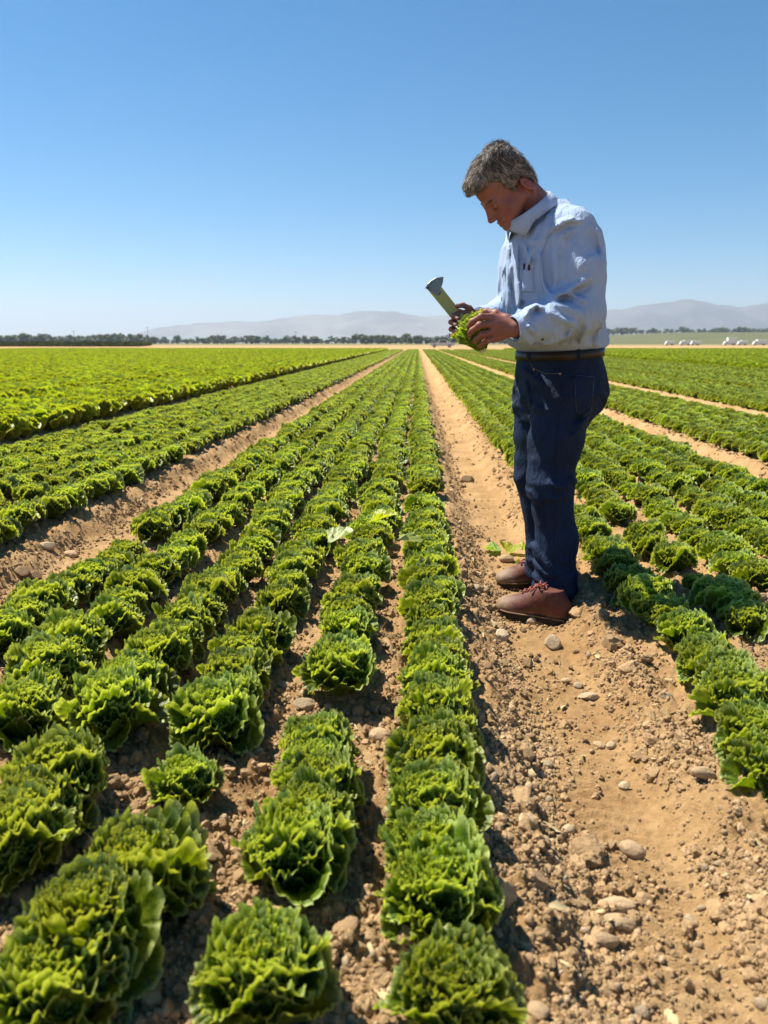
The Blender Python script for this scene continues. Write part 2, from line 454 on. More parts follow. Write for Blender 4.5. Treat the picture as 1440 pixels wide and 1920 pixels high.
def gn_scatter(name, P, ROT, S, IDX, meshes, label, cat):
    """one uncountable mass: meshes instanced on points"""
    me = bpy.data.meshes.new(name); P = np.asarray(P, np.float32)
    me.vertices.add(len(P)); me.vertices.foreach_set('co', P.ravel())
    a = me.attributes.new('rot', 'FLOAT_VECTOR', 'POINT'); a.data.foreach_set('vector', np.asarray(ROT, np.float32).ravel())
    S = np.asarray(S, np.float32); S = np.repeat(S[:, None], 3, 1) if S.ndim == 1 else S
    a = me.attributes.new('scl', 'FLOAT_VECTOR', 'POINT'); a.data.foreach_set('vector', S.ravel())
    a = me.attributes.new('idx', 'INT', 'POINT'); a.data.foreach_set('value', np.asarray(IDX, np.int32))
    o = obj(name, me, label=label, cat=cat, kind='stuff')
    g = bpy.data.node_groups.new(name+'_nodes', 'GeometryNodeTree')
    g.interface.new_socket('Geometry', in_out='INPUT', socket_type='NodeSocketGeometry')
    g.interface.new_socket('Geometry', in_out='OUTPUT', socket_type='NodeSocketGeometry')
    N = g.nodes.new; gi = N('NodeGroupInput'); go = N('NodeGroupOutput')
    iop = N('GeometryNodeInstanceOnPoints'); j = N('GeometryNodeJoinGeometry')
    infos = []
    for i, m in enumerate(meshes):
        src = bpy.data.objects.new(name+'_source', m)       # not linked to the scene: only a source for the scatter
        oi = N('GeometryNodeObjectInfo'); oi.inputs['Object'].default_value = src; oi.inputs['As Instance'].default_value = True
        infos.append(oi)
    for oi in reversed(infos): g.links.new(oi.outputs['Geometry'], j.inputs[0])
    def at(nm, typ):
        q = N('GeometryNodeInputNamedAttribute'); q.data_type = typ; q.inputs['Name'].default_value = nm; return q.outputs['Attribute']
    g.links.new(gi.outputs[0], iop.inputs['Points']); g.links.new(j.outputs[0], iop.inputs['Instance'])
    iop.inputs['Pick Instance'].default_value = True
    g.links.new(at('idx', 'INT'), iop.inputs['Instance Index'])
    g.links.new(at('rot', 'FLOAT_VECTOR'), iop.inputs['Rotation'])
    g.links.new(at('scl', 'FLOAT_VECTOR'), iop.inputs['Scale'])
    g.links.new(iop.outputs[0], go.inputs[0])
    md = o.modifiers.new('scatter', 'NODES'); md.node_group = g
    return o

# ---- the 300 that show largest are plants of their own
dist = np.hypot(plants[:, 0], plants[:, 1])
vis = []
for i, p in enumerate(plants):
    if p[1] < 12:
        u, v = project((p[0], p[1], BED_H+.08))
        if -110 < u < 1550 and v < 2030 and p[1] > .4: vis.append(i)
vis = sorted(vis, key=lambda i: dist[i])[:300]; visset = set(vis)
ROWNAME = {(0, 0): 'first row left of the man\'s furrow', (0, 1): 'second row left of the man\'s furrow', (0, 2): 'third row left of the man\'s furrow',
           (0, 3): 'fourth row left of the man\'s furrow', (0, 4): 'fifth row left of the man\'s furrow', (0, 5): 'sixth row left of the man\'s furrow'}
for k in range(6): ROWNAME[(1, 5-k)] = '%s row right of the man\'s furrow' % ['first', 'second', 'third', 'fourth', 'fifth', 'sixth'][k]
for k in range(6): ROWNAME[(-1, k)] = '%s row past the left furrow' % ['first', 'second', 'third', 'fourth', 'fifth', 'sixth'][k]
for k in range(6): ROWNAME[(2, 5-k)] = '%s row past the right furrow' % ['first', 'second', 'third', 'fourth', 'fifth', 'sixth'][k]
count = {}
SPECIAL_PX = [((350, 1458), 0, 2, 'small loose lettuce standing alone with bare soil around it, in the third row'), ((1306, 1084), 1, 4, 'very small young lettuce in a gap behind the shaded plants'),
              ((1216, 1122), 1, 5, 'dark shaded lettuce lying in the man\'s shadow at the furrow edge'), ((1362, 1116), 1, 4, 'dark shaded lettuce in the man\'s shadow, second row right of the furrow')]
def special(x, y, b, k):
    for (px, py), sb, sk, lab in SPECIAL_PX:
        if (sb, sk) == (b, k) and abs(at_z(px, py, BED_H+.075).y-y) < .005: return lab
for n, i in enumerate(sorted(vis, key=lambda i: (plants[i][3], plants[i][4], plants[i][1]))):
    x, y, s, b, k = plants[i]; b = int(b); k = int(k)
    count[(b, k)] = c = count.get((b, k), 0)+1
    lab = special(x, y, b, k) or 'curly lettuce, %s from the front, %s' % (ordinal(c), ROWNAME.get((b, k), 'bed'))
    near = dist[i] < 2.55
    r = np.random.RandomState(1000+i)
    rot = (r.normal()*.06, r.normal()*.06, r.uniform(0, 6.28))
    me = HEARTS[r.randint(len(HEARTS))] if near else HEADS[r.randint(len(HEADS))]
    o = obj('lettuce', me, None, (x, y, float(ground_z(x, y))-.012), rot, tuple(s*r.uniform(.95, 1.05)*np.array((.665, .665, .84))), lab, 'lettuce', 'lettuces growing in rows')
    if near:
        a0 = r.uniform(0, 6.28); nl = 11
        for q in range(nl):
            obj('leaf', OUTER[r.randint(len(OUTER))], o, (0, 0, .004*(q % 3)), (r.normal()*.12, r.normal()*.14, a0+q*2*math.pi/nl*1.0+r.normal()*.22), r.uniform(.80, 1.06))

rest = np.array([i for i in range(len(plants)) if i not in visset and (plants[i][1] > .4)])
R = plants[rest]; rr = np.hypot(R[:, 0], R[:, 1]); n = len(R); r = np.random.RandomState(5)
idx = np.where(rr < 20, r.randint(0, 7, n), 7+r.randint(0, 4, n))
gz = ground_z(R[:, 0], R[:, 1], False)
gn_scatter('lettuce_rows', np.stack([R[:, 0], R[:, 1], gz-.01], -1), np.stack([r.normal(size=n)*.06, r.normal(size=n)*.06, r.uniform(0, 6.28, n)], -1),
           R[:, 2][:, None]*np.array([.71, .71, .86]), idx, HEADS+FAR, 'rows of curly green lettuce running on towards the horizon', 'lettuce crop')
R = tall_pts; rr = np.hypot(R[:, 0], R[:, 1]); n = len(R)
idx = np.where(rr < 25, r.randint(0, 4, n), 4+r.randint(0, 3, n))
gz = ground_z(R[:, 0], R[:, 1], False)
gn_scatter('tall_lettuce_rows', np.stack([R[:, 0], R[:, 1], gz-.01], -1), np.stack([r.normal(size=n)*.08, r.normal(size=n)*.08, r.uniform(0, 6.28, n)], -1),
           R[:, 2][:, None]*np.array([1.1, 1.1, 1.25]), idx, TALL+TALLFAR, 'taller yellow-green lettuce beds closed into an even canopy', 'lettuce crop')
print('plants', len(plants), 'tall', len(tall_pts), 'individual', len(vis))
# ------------------------------------------------------------------ clods, stones, loose leaves
def ico(sub):
    t = (1+5**.5)/2
    V = [(-1,t,0),(1,t,0),(-1,-t,0),(1,-t,0),(0,-1,t),(0,1,t),(0,-1,-t),(0,1,-t),(t,0,-1),(t,0,1),(-t,0,-1),(-t,0,1)]
    F = [(0,11,5),(0,5,1),(0,1,7),(0,7,10),(0,10,11),(1,5,9),(5,11,4),(11,10,2),(10,7,6),(7,1,8),(3,9,4),(3,4,2),(3,2,6),(3,6,8),(3,8,9),(4,9,5),(2,4,11),(6,2,10),(8,6,7),(9,8,1)]
    V = [np.array(v)/np.linalg.norm(v) for v in V]
    for _ in range(sub):
        mid = {}; F2 = []
        def m(a, b):
            k = (min(a, b), max(a, b))
            if k not in mid: p = V[a]+V[b]; V.append(p/np.linalg.norm(p)); mid[k] = len(V)-1
            return mid[k]
        for a, b, c in F:
            ab, bc, ca = m(a, b), m(b, c), m(c, a); F2 += [(a, ab, ca), (b, bc, ab), (c, ca, bc), (ab, bc, ca)]
        F = F2
    return np.array(V), np.array(F)
ICO1 = ico(1); ICO2 = ico(2); ICO3 = ico(3)
def lump(seed, base, rough, flat, smooth, mat, name, freq=1.4, planes=0):
    V, F = base; r = np.random.RandomState(seed); V = V.copy()
    n = noise3(V[:, 0]*freq, V[:, 1]*freq, V[:, 2]*freq, seed)*.9+noise3(V[:, 0]*freq*2.6, V[:, 1]*freq*2.6, V[:, 2]*freq*2.6, seed+3)*.45
    V = V*(1+rough*n)[:, None]
    for _ in range(planes):          # broken faces
        d = r.normal(size=3); d /= np.linalg.norm(d); c = r.uniform(.55, .85)
        o = np.clip(V@d-c, 0, None); V = V-o[:, None]*d*.92
    V = V*np.array([1, r.uniform(.7, 1), flat*r.uniform(.85, 1.15)])
    return mesh_np(name, V*.5, F, smooth, mats=[mat])
def stone_mat(name, c):
    t = NT(name); co = t.coord('Object'); oi = t.n('ObjectInfo')
    f = t.noise(2.5, 5, .65, co); f2 = t.noise(12, 6, .7, co)
    col = t.ramp(f, [(.3, tuple(k*.72 for k in c)), (.65, c)])
    col = t.mix(.35, col, t.ramp(f2, [(.35, (.40, .26, .14)), (.65, tuple(min(1, k*1.2) for k in c))]))
    hs = t.n('HueSaturation'); t.l(t.math('ADD', t.math('MULTIPLY', oi.outputs['Random'], .5), .72), hs.inputs['Value']); t.l(col, hs.inputs['Color'])
    return t.done(t.principled(hs.outputs[0], .85, t.bump(f2, .5, .05), .25))
M_STONE = [stone_mat('pale_stone', (.62, .48, .31)), stone_mat('tan_stone', (.55, .39, .23)), stone_mat('brown_stone', (.42, .27, .15))]
tcl = NT('crumbled_soil'); _co = tcl.coord('Object'); _oi = tcl.n('ObjectInfo')
_c = tcl.ramp(tcl.noise(6, 5, .7, _co), [(.3, (.37, .232, .118)), (.7, (.58, .40, .22))])
_hs = tcl.n('HueSaturation'); tcl.l(tcl.math('ADD', tcl.math('MULTIPLY', _oi.outputs['Random'], .4), .8), _hs.inputs['Value']); tcl.l(_c, _hs.inputs['Color'])
M_CLOD = tcl.done(tcl.principled(_hs.outputs[0], .97, tcl.bump(tcl.noise(14, 6, .75, _co), .5, .05), .1))
CLODS = [lump(s, ICO2, .55, .72, False, M_CLOD, 'soil_clod', 1.9, 3) for s in range(6)]
CRUMBS = [lump(20+s, ICO1 if s < 3 else ICO2, .7, .75, False, M_CLOD, 'soil_crumb', 1.9, 3) for s in range(5)]
PEB = [lump(40+s, ICO1, .25, .65, True, M_STONE[s % 3], 'pebble', 1.0, 1) for s in range(3)]
COBBLES = {k: [lump(60+10*i+s, ICO3, .24, .66, True, M_STONE[i], 'stone', 1.0, 2) for s in range(3)] for i, k in enumerate(('pale', 'tan', 'brown'))}
ANGULAR = [lump(90+s, ICO2, .3, .9, False, M_STONE[0], 'stone', 1.1, 5) for s in range(3)]

STONES = [  # pixel x, y (where it meets the soil), width in pixels, kind, stretch, label
 (570,1335,46,'pale',1.2,'pale rounded stone beside the second lettuce row, before a gap'), (668,1343,30,'brown',1,'round brown stone just right of the big pale stone between the rows'),
 (712,1392,44,'tan',1,'large smooth tan stone between the first two rows left of the furrow'), (532,1293,28,'pale',1.3,'pale stone standing in the gap of the second lettuce row'),
 (497,1357,26,'brown',1,'shaded brown stone tucked under the third-row lettuces'), (940,1200,32,'ang',1,'pale angular stone in front of the near boot toe'),
 (1037,1216,32,'ang',.8,'upright broken cream stone in front of the boots'), (1003,1172,34,'pale',1.2,'half-buried pale stone under the near boot'),
 (1190,1610,50,'tan',1.1,'single rounded tan cobble in the middle of the wheel track'), (1162,1722,70,'tan',2.0,'long flat stone, upper one of the three in the furrow foreground'),
 (1168,1752,64,'tan',2.0,'long grey-tan stone, middle one of the three in the foreground'), (1137,1782,56,'tan',1.5,'oval stone, lowest of the cluster of three in the foreground'),
 (1090,1596,28,'brown',1.8,'small brown elongated stone left of the tan cobble'), (1122,1602,32,'tan',1.6,'thin orange-tan flake stone between the elongated stone and cobble'),
 (1148,1404,20,'pale',1,'white pebble in the wheel track'), (1125,1404,24,'tan',1.2,'flat pinkish pebble next to the white pebble'),
 (1172,1480,22,'pale',1,'whitish pebble in the wheel track below the white one'), (1027,1440,22,'ang',1,'grey angular stone on the crumbled left bank'),
 (1325,1468,58,'tan',1.9,'long half-buried stone on the right bank'), (1250,1314,28,'pale',1.1,'grey stone on the right bank near the lettuces'),
 (1375,1384,30,'tan',1.2,'buried tan stone beside the nearest right-hand lettuce'), (1350,1592,32,'tan',1,'buried round stone at the foot of the right bank'),
 (1350,1626,20,'pale',1.6,'narrow pale stone below the buried round stone'), (1298,1738,28,'ang',1,'light chipped stone low on the right side of the furrow'),
 (228,1414,26,'brown',1,'brown stone at the edge of the fourth lettuce row'), (178,1541,22,'pale',1,'small pale stone between the third and fourth rows'),
 (255,1556,32,'ang',1,'dark angular stone on bare soil between rows'), (28,1700,52,'brown',1,'large brown stone at the left edge of the picture'),
 (336,1862,22,'tan',1,'pinkish stone between the two foremost lettuces'), (38,1078,28,'brown',1,'brown stone in the left furrow at the picture edge'),
 (130,1046,26,'tan',1,'stone in the left furrow near the leftmost lettuces'), (84,1032,32,'pale',1.3,'flat pale stone in the left furrow'),
 (62,1085,24,'brown',1,'second small stone in the left furrow by the edge'), (1105,1318,40,'pale',1.8,'flat pale stone pressed in the wheel track'),
 (1010,1912,44,'tan',1.2,'orange-tan stone at the bottom of the picture'), (1200,1914,42,'pale',1.2,'pale flat stone at the bottom right of the furrow'),
 (878,904,26,'brown',1,'dark stone in the furrow far behind the boots'), (908,1110,22,'tan',1,'small stone left of the boots'),
 (893,1112,26,'pale',1,'pale stone beside the far boot toe'), (950,1055,30,'tan',1.4,'stone by the torn leaves behind the boots'),
 (1063,1282,22,'tan',1.5,'thin flat stone in the wheel track'), (985,1552,36,'ang',1,'pale clod-like stone on the left bank'),
 (640,1008,18,'pale',1,'small pale stone between rows farther back'), (1085,1290,18,'pale',1,'tiny pale stone in the wheel track')]
for q, (px, py, w, kd, st, lab) in enumerate(STONES):
    p = at_z(px, py, .05)
    for _ in range(4): p = at_z(px, py, float(ground_z(p.x, p.y)))
    depth = (Vector((p.x, p.y, p.z-HC)) @ (CAM_R @ Vector((0, 0, -1))))
    size = w*depth/FPX
    me = ANGULAR[q % 3] if kd == 'ang' else COBBLES[kd][q % 3]
    r = np.random.RandomState(q)
    obj('stone', me, None, (p.x, p.y+size*.3, p.z+size*.16), (r.normal()*.15, r.normal()*.15, r.uniform(-.6, .5)), (size, size/st*1.05, size/st**.5), lab, 'stone', 'loose stones on the soil')

# crumbled clods: the 260 largest are pieces of the ground, the rest one mass
def scatter_pts(n, rmin, rmax, seed, bias):
    r = np.random.RandomState(seed); out = []
    while len(out) < n:
        k = 4000
        rad = rmin*(rmax/rmin)**r.rand(k); th = r.uniform(-.66, .62, k)
        x = rad*np.sin(th); y = rad*np.cos(th); t = furrow_t(x)
        w = np.where(np.abs(t-.02) < .11, .05, .33)+.65*np.exp(-((t+.16)/.10)**2)+.35*np.exp(-((t-.24)/.07)**2)
        w *= np.clip(.55+1.6*noise2(x*3, y*3, 77), .08, 1.4)
        keep = r.rand(k) < w*bias
        out += list(zip(x[keep], y[keep]))
    return np.array(out[:n])
P = scatter_pts(300, 1.0, 5.0, 3, .8); r = np.random.RandomState(31)
for (x, y) in P:
    s = r.gamma(4, .0062)+.012
    obj('soil_clod', CLODS[r.randint(6)], ground, (x, y, float(ground_z(x, y))+s*.10), (r.uniform(0, 6), r.uniform(-.4, .4), r.uniform(0, 6)), s)
_fb = np.random.RandomState(8); FOOT = np.stack([_fb.uniform(.27, .66, 1500), _fb.uniform(2.66, 3.25, 1500)], -1)      # loosened soil round the boots
P = np.concatenate([FOOT, scatter_pts(80000, .7, 5.0, 4, .9), scatter_pts(26000, 4.0, 22, 5, .9)]); n = len(P)
S = (.0035+r.gamma(1.3, .0038, n))*np.where(np.hypot(P[:, 0], P[:, 1]) > 5, 2.0, 1.0); S = np.minimum(S, .045)
Z = ground_z(P[:, 0], P[:, 1])+S*.12
idx = np.where(r.rand(n) < .12, 5+r.randint(0, 3, n), r.randint(0, 5, n))
gn_scatter('soil_crumbs', np.stack([P[:, 0], P[:, 1], Z], -1), r.uniform(0, 6.28, (n, 3)), S, idx, CRUMBS+PEB, 'dry brown crumbs of soil and pebbles strewn over the furrows', 'soil crumbs')

# torn leaves lying about
M_LEAF_PALE = leaf_material('pale_torn_leaf', (.33, .40, .14), (.45, .50, .22), (.62, .64, .42), (1.2, 1.2, .8), .3)
M_LEAF_YEL = leaf_material('yellow_torn_leaf', (.30, .38, .02), (.40, .46, .03), (.5, .55, .15), (2.0, 1.9, .5), .4)
LOOSE = [(706,950,.26,.10,M_LEAF_YEL,'bright yellow-green leaf lying on the second lettuce row',.8,.20), (630,1042,.02,.6,M_LEAF_PALE,'pale torn leaf on the soil between second and third rows',.85,.10),
         (757,1040,.05,.2,M_LEAF_PALE,'pale torn leaf hanging between the first and second rows',.8,.15), (925,1030,.0,2.8,M_LEAF_CUT,'torn green leaf on the soil left of the pile behind the boots',.62,.02),
         (958,1032,.01,1.2,M_LEAF_YEL,'bright green torn leaf in the pile behind the boots',.6,.02), (992,1030,.0,.4,M_LEAF_YEL,'yellow-green leaf just behind the man\'s shins',.6,.02), (985,1062,.0,2.2,M_LEAF_CUT,'cut green leaf touching the far boot',.6,.02)]
for q, (px, py, dz, az, mat, lab, s, lift) in enumerate(LOOSE):
    p = at_z(px, py, .12+dz)
    if lift < .05:
        for _ in range(4): p = at_z(px, py, float(ground_z(p.x, p.y))+.02)
    rg = np.random.RandomState(900+q)
    me = join_leaves([leaf_geo(rg, .15, math.radians(58), 61, 9, math.radians(6), math.radians(rg.uniform(-15, 25)), .18, .09, waves=9)], 'torn_leaf', mat)
    z = float(ground_z(p.x, p.y))+(lift if lift < .05 else lift)
    obj('torn_leaf', me, None, (p.x-.05*math.cos(az), p.y-.05*math.sin(az), z), (rg.normal()*.25, rg.normal()*.2, az), s, lab, 'leaf', 'torn lettuce leaves')

# an uprooted stump with its roots
M_ROOT = plain('dry_root', (.30, .20, .10), .9, .35, 60, .2, 0, .5)
p = at_z(722, 1205, .11); z0 = float(ground_z(p.x, p.y)); b = MB()
b.tube([(0, 0, .012), (.012, -.03, .016), (.02, -.065, .012), (.028, -.10, .006)], [.013, .011, .009, .006], 8)
for k in range(16):
    rg = np.random.RandomState(k); a = rg.uniform(.2, 3.0); L = rg.uniform(.03, .075); s = np.linspace(0, 1, 6)
    b.tube(np.stack([s*L*math.cos(a)+.01*np.sin(6*s+k), s*L*math.sin(a), .015+s*rg.uniform(-.005, .05)], -1), .0018*(1-.7*s), 4)
b.build('uprooted_stump', M_ROOT, None, True, loc=(p.x, p.y, z0), label='uprooted lettuce stump with thin roots between the first two rows', cat='root')

# dry scraps of leaf and straw
M_SCRAP = plain('dry_leaf_scrap', (.48, .38, .20), .8, .3, 30)
SCR = []
for s in range(4):
    rg = np.random.RandomState(s); n_ = 7; tt0 = np.linspace(-1, 1, n_); Lc, Wc = .5, [.10, .22, .05, .16][s]
    cx = tt0*Lc; cz = .10*np.sin(tt0*2+s)+.05; w_ = Wc*np.sqrt(np.clip(1-tt0**2*.9, 0, 1))*(1+.3*np.sin(tt0*7+s))
    V = np.concatenate([np.stack([cx, w_, cz+.06], -1), np.stack([cx, 0*w_, cz], -1), np.stack([cx, -w_, cz+.05], -1)])
    SCR.append(mesh_np('scrap', V, grid_faces(n_, 3), True, mats=[M_SCRAP]))
P = scatter_pts(420, .9, 7.0, 14, .8); n = len(P)
gn_scatter('leaf_scraps', np.stack([P[:, 0], P[:, 1], ground_z(P[:, 0], P[:, 1])+.004], -1), np.stack([r.normal(size=n)*.3, r.normal(size=n)*.3, r.uniform(0, 6.28, n)], -1), r.uniform(.012, .045, n), r.randint(0, 4, n), SCR,
           'pale dry scraps of leaf and straw scattered on the soil', 'leaf scraps')
# ------------------------------------------------------------------ far background
def ridge(name, prof, Y0, depth, seed, col):
    xs = np.array([at_y(px, py, Y0).x for px, py in prof]); zs = np.array([max(2, at_y(px, py, Y0).z) for px, py in prof])
    nx, ny = 260, 46
    x = np.linspace(xs[0], xs[-1], nx); v = np.linspace(-1, 1, ny)
    X, Vv = np.meshgrid(x, v); base = np.interp(X, xs, zs)*(1+.10*fbm2(X/420, X*0+seed, 4, seed+5, .6))
    rd = 1-np.abs(fbm2(X/700, Vv*3.2+X/1800, 4, seed, .55))*1.5
    f = np.clip(1-np.abs(Vv), 0, 1)**.9
    Z = base*f*(1-.42*(1-f)+(.42*(rd-.6))*(1-f**3))
    Z = np.where(f <= 0, -.6, Z)
    V = np.stack([X, Y0+depth*Vv, Z], -1).reshape(-1, 3)
    t = NT(name+'_slopes'); co = t.coord('Object')
    n = t.noise(.0016, 6, .6, co)
    m = t.done(t.principled(t.ramp(n, [(.38, tuple(k*.45 for k in col)), (.6, col)]), .95, None, .1))
    return obj('mountain_range', mesh_np(name, V, grid_faces(nx, ny), True, mats=[m]), kind='structure')
ridge('left_range', [(-60,640),(120,638),(240,634),(290,617),(340,608),(420,601),(500,600),(560,592),(640,588),(700,583),(760,586),(800,589),(860,590),(930,584),(1000,592),(1080,604),(1180,622),(1300,640)], 9000, 1500, 3, (.24, .22, .19))
ridge('right_range', [(860,640),(960,618),(1060,596),(1120,581),(1180,577),(1230,566),(1262,559),(1300,561),(1335,569),(1390,571),(1440,567),(1520,575),(1620,590),(1760,615),(1900,640)], 8000, 1400, 13, (.15, .145, .15))

M_BARK = plain('bark', (.12, .085, .055), .9, .3, 3)
def foliage(name, a, b):
    t = NT(name); co = t.coord('Object'); oi = t.n('ObjectInfo')
    c = t.ramp(t.noise(.5, 4, .6, co), [(.3, a), (.7, b)])
    hs = t.n('HueSaturation'); t.l(t.math('ADD', t.math('MULTIPLY', oi.outputs['Random'], .6), .7), hs.inputs['Value']); t.l(c, hs.inputs['Color'])
    return t.done(t.principled(hs.outputs[0], .7, None, .3))
M_TREE = foliage('tree_leaves', (.075, .10, .052), (.13, .16, .08))
def tree_mesh(seed, H, Wd):
    r = np.random.RandomState(seed); b = MB()
    b.tube([(0, 0, -.3), (.1, 0, H*.25), (.0, .1, H*.55), (.1, 0, H*.8)], [.28, .22, .14, .05], 6)
    for k in range(6):
        a = r.uniform(0, 6.28); z = H*r.uniform(.25, .6)
        b.tube([(0, 0, z), (math.cos(a)*Wd*.2, math.sin(a)*Wd*.2, z+H*.1), (math.cos(a)*Wd*.36, math.sin(a)*Wd*.36, z+H*.18)], [.1, .07, .03], 5)
    nb = b.n; nf3 = sum(len(f) for f in b.f3)
    cl = [(r.normal()*Wd*.20, r.normal()*Wd*.20, H*r.uniform(.20, .92)) for _ in range(16)]
    V = []; 
    for c in cl:
        rad = Wd*.24*(1.15-c[2]/H*.5)
        for _ in range(45):
            d = r.normal(size=3); d /= np.linalg.norm(d); p = np.array(c)+d*rad*r.uniform(.5, 1.1)
            p[2] = max(p[2], H*.05)
            u = r.normal(size=3); u /= np.linalg.norm(u); w = np.cross(u, d); s = Wd*.05*r.uniform(.7, 1.4)
            V += [p-u*s-w*s, p+u*s-w*s, p+u*s+w*s, p-u*s+w*s]
    nl = len(V)//4; b.add(np.array(V), np.arange(4*nl).reshape(-1, 4))
    F = [np.concatenate(b.f4), np.concatenate(b.f3)]
    me = mesh_np('tree', np.concatenate(b.v), F, False, mats=[M_BARK, M_TREE])
    mi = np.zeros(len(me.polygons), np.int32); mi[len(F[0])-nl:len(F[0])] = 1
    me.polygons.foreach_set('material_index', mi); return me
TREES = [tree_mesh(s, 9.0, [7, 6, 8, 5, 9, 7][s]) for s in range(6)]
r = np.random.RandomState(77)
def plant_tree(px, top, Y, lab, grp):
    p = at_y(px, 640, Y); zt = at_y(px, top, Y).z; g = hill_z(p.x, Y)
    H = max(3.0, zt-g)
    obj('tree', TREES[r.randint(6)], None, (p.x, Y, g), (0, 0, r.uniform(0, 6.28)), (H/9*r.uniform(1.3, 2.2), H/9*r.uniform(1.3, 2.0), H/9), lab, 'tree', grp)
# green rise on the right, behind the parked trucks
def hill_z(x, y):
    f = float(sstep(120, 420, x)*sstep(620, 1250, y)); return 17*f
hx = np.linspace(60, 1500, 60); hy = np.linspace(560, 2100, 50); HX, HY = np.meshgrid(hx, hy)
HZ = 17*sstep(120, 420, HX)*sstep(620, 1250, HY)*(1+.05*noise2(HX/90, HY/90, 5))-.06
t = NT('hill_crops'); co = t.coord('Object'); sp = t.n('SeparateXYZ'); t.l(co, sp.inputs[0])
band = t.n('TexNoise'); mp = t.n('Mapping'); mp.inputs['Scale'].default_value = (.002, .012, .01); t.l(co, mp.inputs[0]); t.l(mp.outputs[0], band.inputs['Vector'])
m = t.done(t.principled(t.ramp(band.outputs['Fac'], [(.35, (.085, .10, .04)), (.5, (.14, .135, .06)), (.65, (.08, .10, .035))]), .95, None, .1))
obj('hillside_field', mesh_np('hill', np.stack([HX, HY, HZ], -1).reshape(-1, 3), grid_faces(60, 50), True, mats=[m]), kind='structure')
px = -70
while px < 300:
    plant_tree(px, r.uniform(625, 633), r.uniform(700, 760), 'dark green tree in the even tree line on the left horizon', 'trees on the left horizon'); px += r.uniform(7, 11)
while px < 640:
    plant_tree(px, r.choice([634, 636, 631, 637, 629]), r.uniform(760, 880), 'small hazy tree in the low tree line below the pale mountains', 'trees below the mountains'); px += r.uniform(6, 10)
while px < 1120:
    plant_tree(px, r.uniform(624, 633), r.uniform(650, 780), 'dark bushy tree in the dense clump behind the grey pickup', 'trees behind the pickup'); px += r.uniform(8, 12)
px = 1120
while px < 1520:
    plant_tree(px, r.uniform(612, 620), r.uniform(1300, 1500), 'hazy tree along the top of the green rise on the right', 'trees on the green rise'); px += r.uniform(7, 12)

# block of a taller crop at the far left end of the field
M_CROP = foliage('far_crop_leaves', (.10, .14, .03), (.15, .19, .045))
CROPM = [join_leaves(head_parts(np.random.RandomState(800+s), 16, 7, 4, 0, 1, 3, 8.0, .8), 'crop', M_CROP) for s in range(3)]
P = []
for Y in np.arange(212, 262, 2.6):
    x1 = at_y(262+(Y-212)*.5, 645, Y).x
    P += [(x, Y) for x in np.arange(x1-150, x1, 1.0)]
P = np.array(P); n = len(P)
gn_scatter('tall_crop_block', np.stack([P[:, 0], P[:, 1]+r.normal(size=n)*.2, np.zeros(n)], -1), np.stack([np.zeros(n), np.zeros(n), r.uniform(0, 6, n)], -1), r.uniform(.9, 1.2, n), r.randint(0, 3, n), CROPM,
           'dark green strip of a taller crop at the far left edge of the field', 'crop')

# utility poles
M_POLE = plain('pole_wood', (.10, .08, .06), .9)
for q, (px, top, lab) in enumerate([(278, 613, 'thin utility pole rising at the left foot of the mountains'), (555, 621, 'faint utility pole in the middle of the horizon'), (140, 620, 'faint utility pole above the left tree line')]):
    p = at_y(px, 645, 600); H = at_y(px, top, 600).z; b = MB()
    o = obj('utility_pole', None, None, (p.x, 600, 0), label=lab, cat='pole', group='utility poles')
    b.tube([(0, 0, -.3), (0, 0, H)], [.20, .14], 8); b.build('pole', M_POLE, o, True)
    b = MB(); b.box((0, 0, H-.7), (2.6, .16, .18)); b.build('crossarm', M_POLE, o)

# vehicles beyond the field
M_WHITE = plain('white_paint', (.82, .82, .80), .35, .05, 3, .5); M_GREYP = plain('grey_paint', (.52, .53, .55), .3, .08, 3, .5)
M_TYRE = plain('tyre_rubber', (.025, .025, .025), .85); M_GLASS = plain('dark_glass', (.03, .04, .05), .1, .1, 2, .6); M_CHROME = plain('steel_rim', (.5, .5, .5), .35, .1, 5, .5, .8)
def wheel(parent, x, y, rad):
    b = MB(); a = np.linspace(-.11, .11, 4)
    b.tube([(x, y+k, rad) for k in a], [rad*.93, rad, rad, rad*.93], 18); w = b.build('wheel', M_TYRE, parent, True)
    b = MB(); b.tube([(x, y-.125, rad), (x, y-.10, rad)], rad*.55, 12); b.build('rim', M_CHROME, w)
def extr(b, prof, y0, y1):
    """closed profile in x,z pulled from y0 to y1"""
    n = len(prof); V = np.array([(x, y0, z) for x, z in prof]+[(x, y1, z) for x, z in prof])
    F = np.array([(i, (i+1) % n, n+(i+1) % n, n+i) for i in range(n)]); n0 = b.n; b.add(V, F)
    c = np.mean(prof, 0); b.add([(c[0], y0, c[1]), (c[0], y1, c[1])], np.array([[0, 0, 1]])*0)
    for i in range(n):
        b.f3.append(np.array([[n0+(i+1) % n, n0+i, n0+2*n]])); b.f3.append(np.array([[n0+n+i, n0+n+(i+1) % n, n0+2*n+1]]))
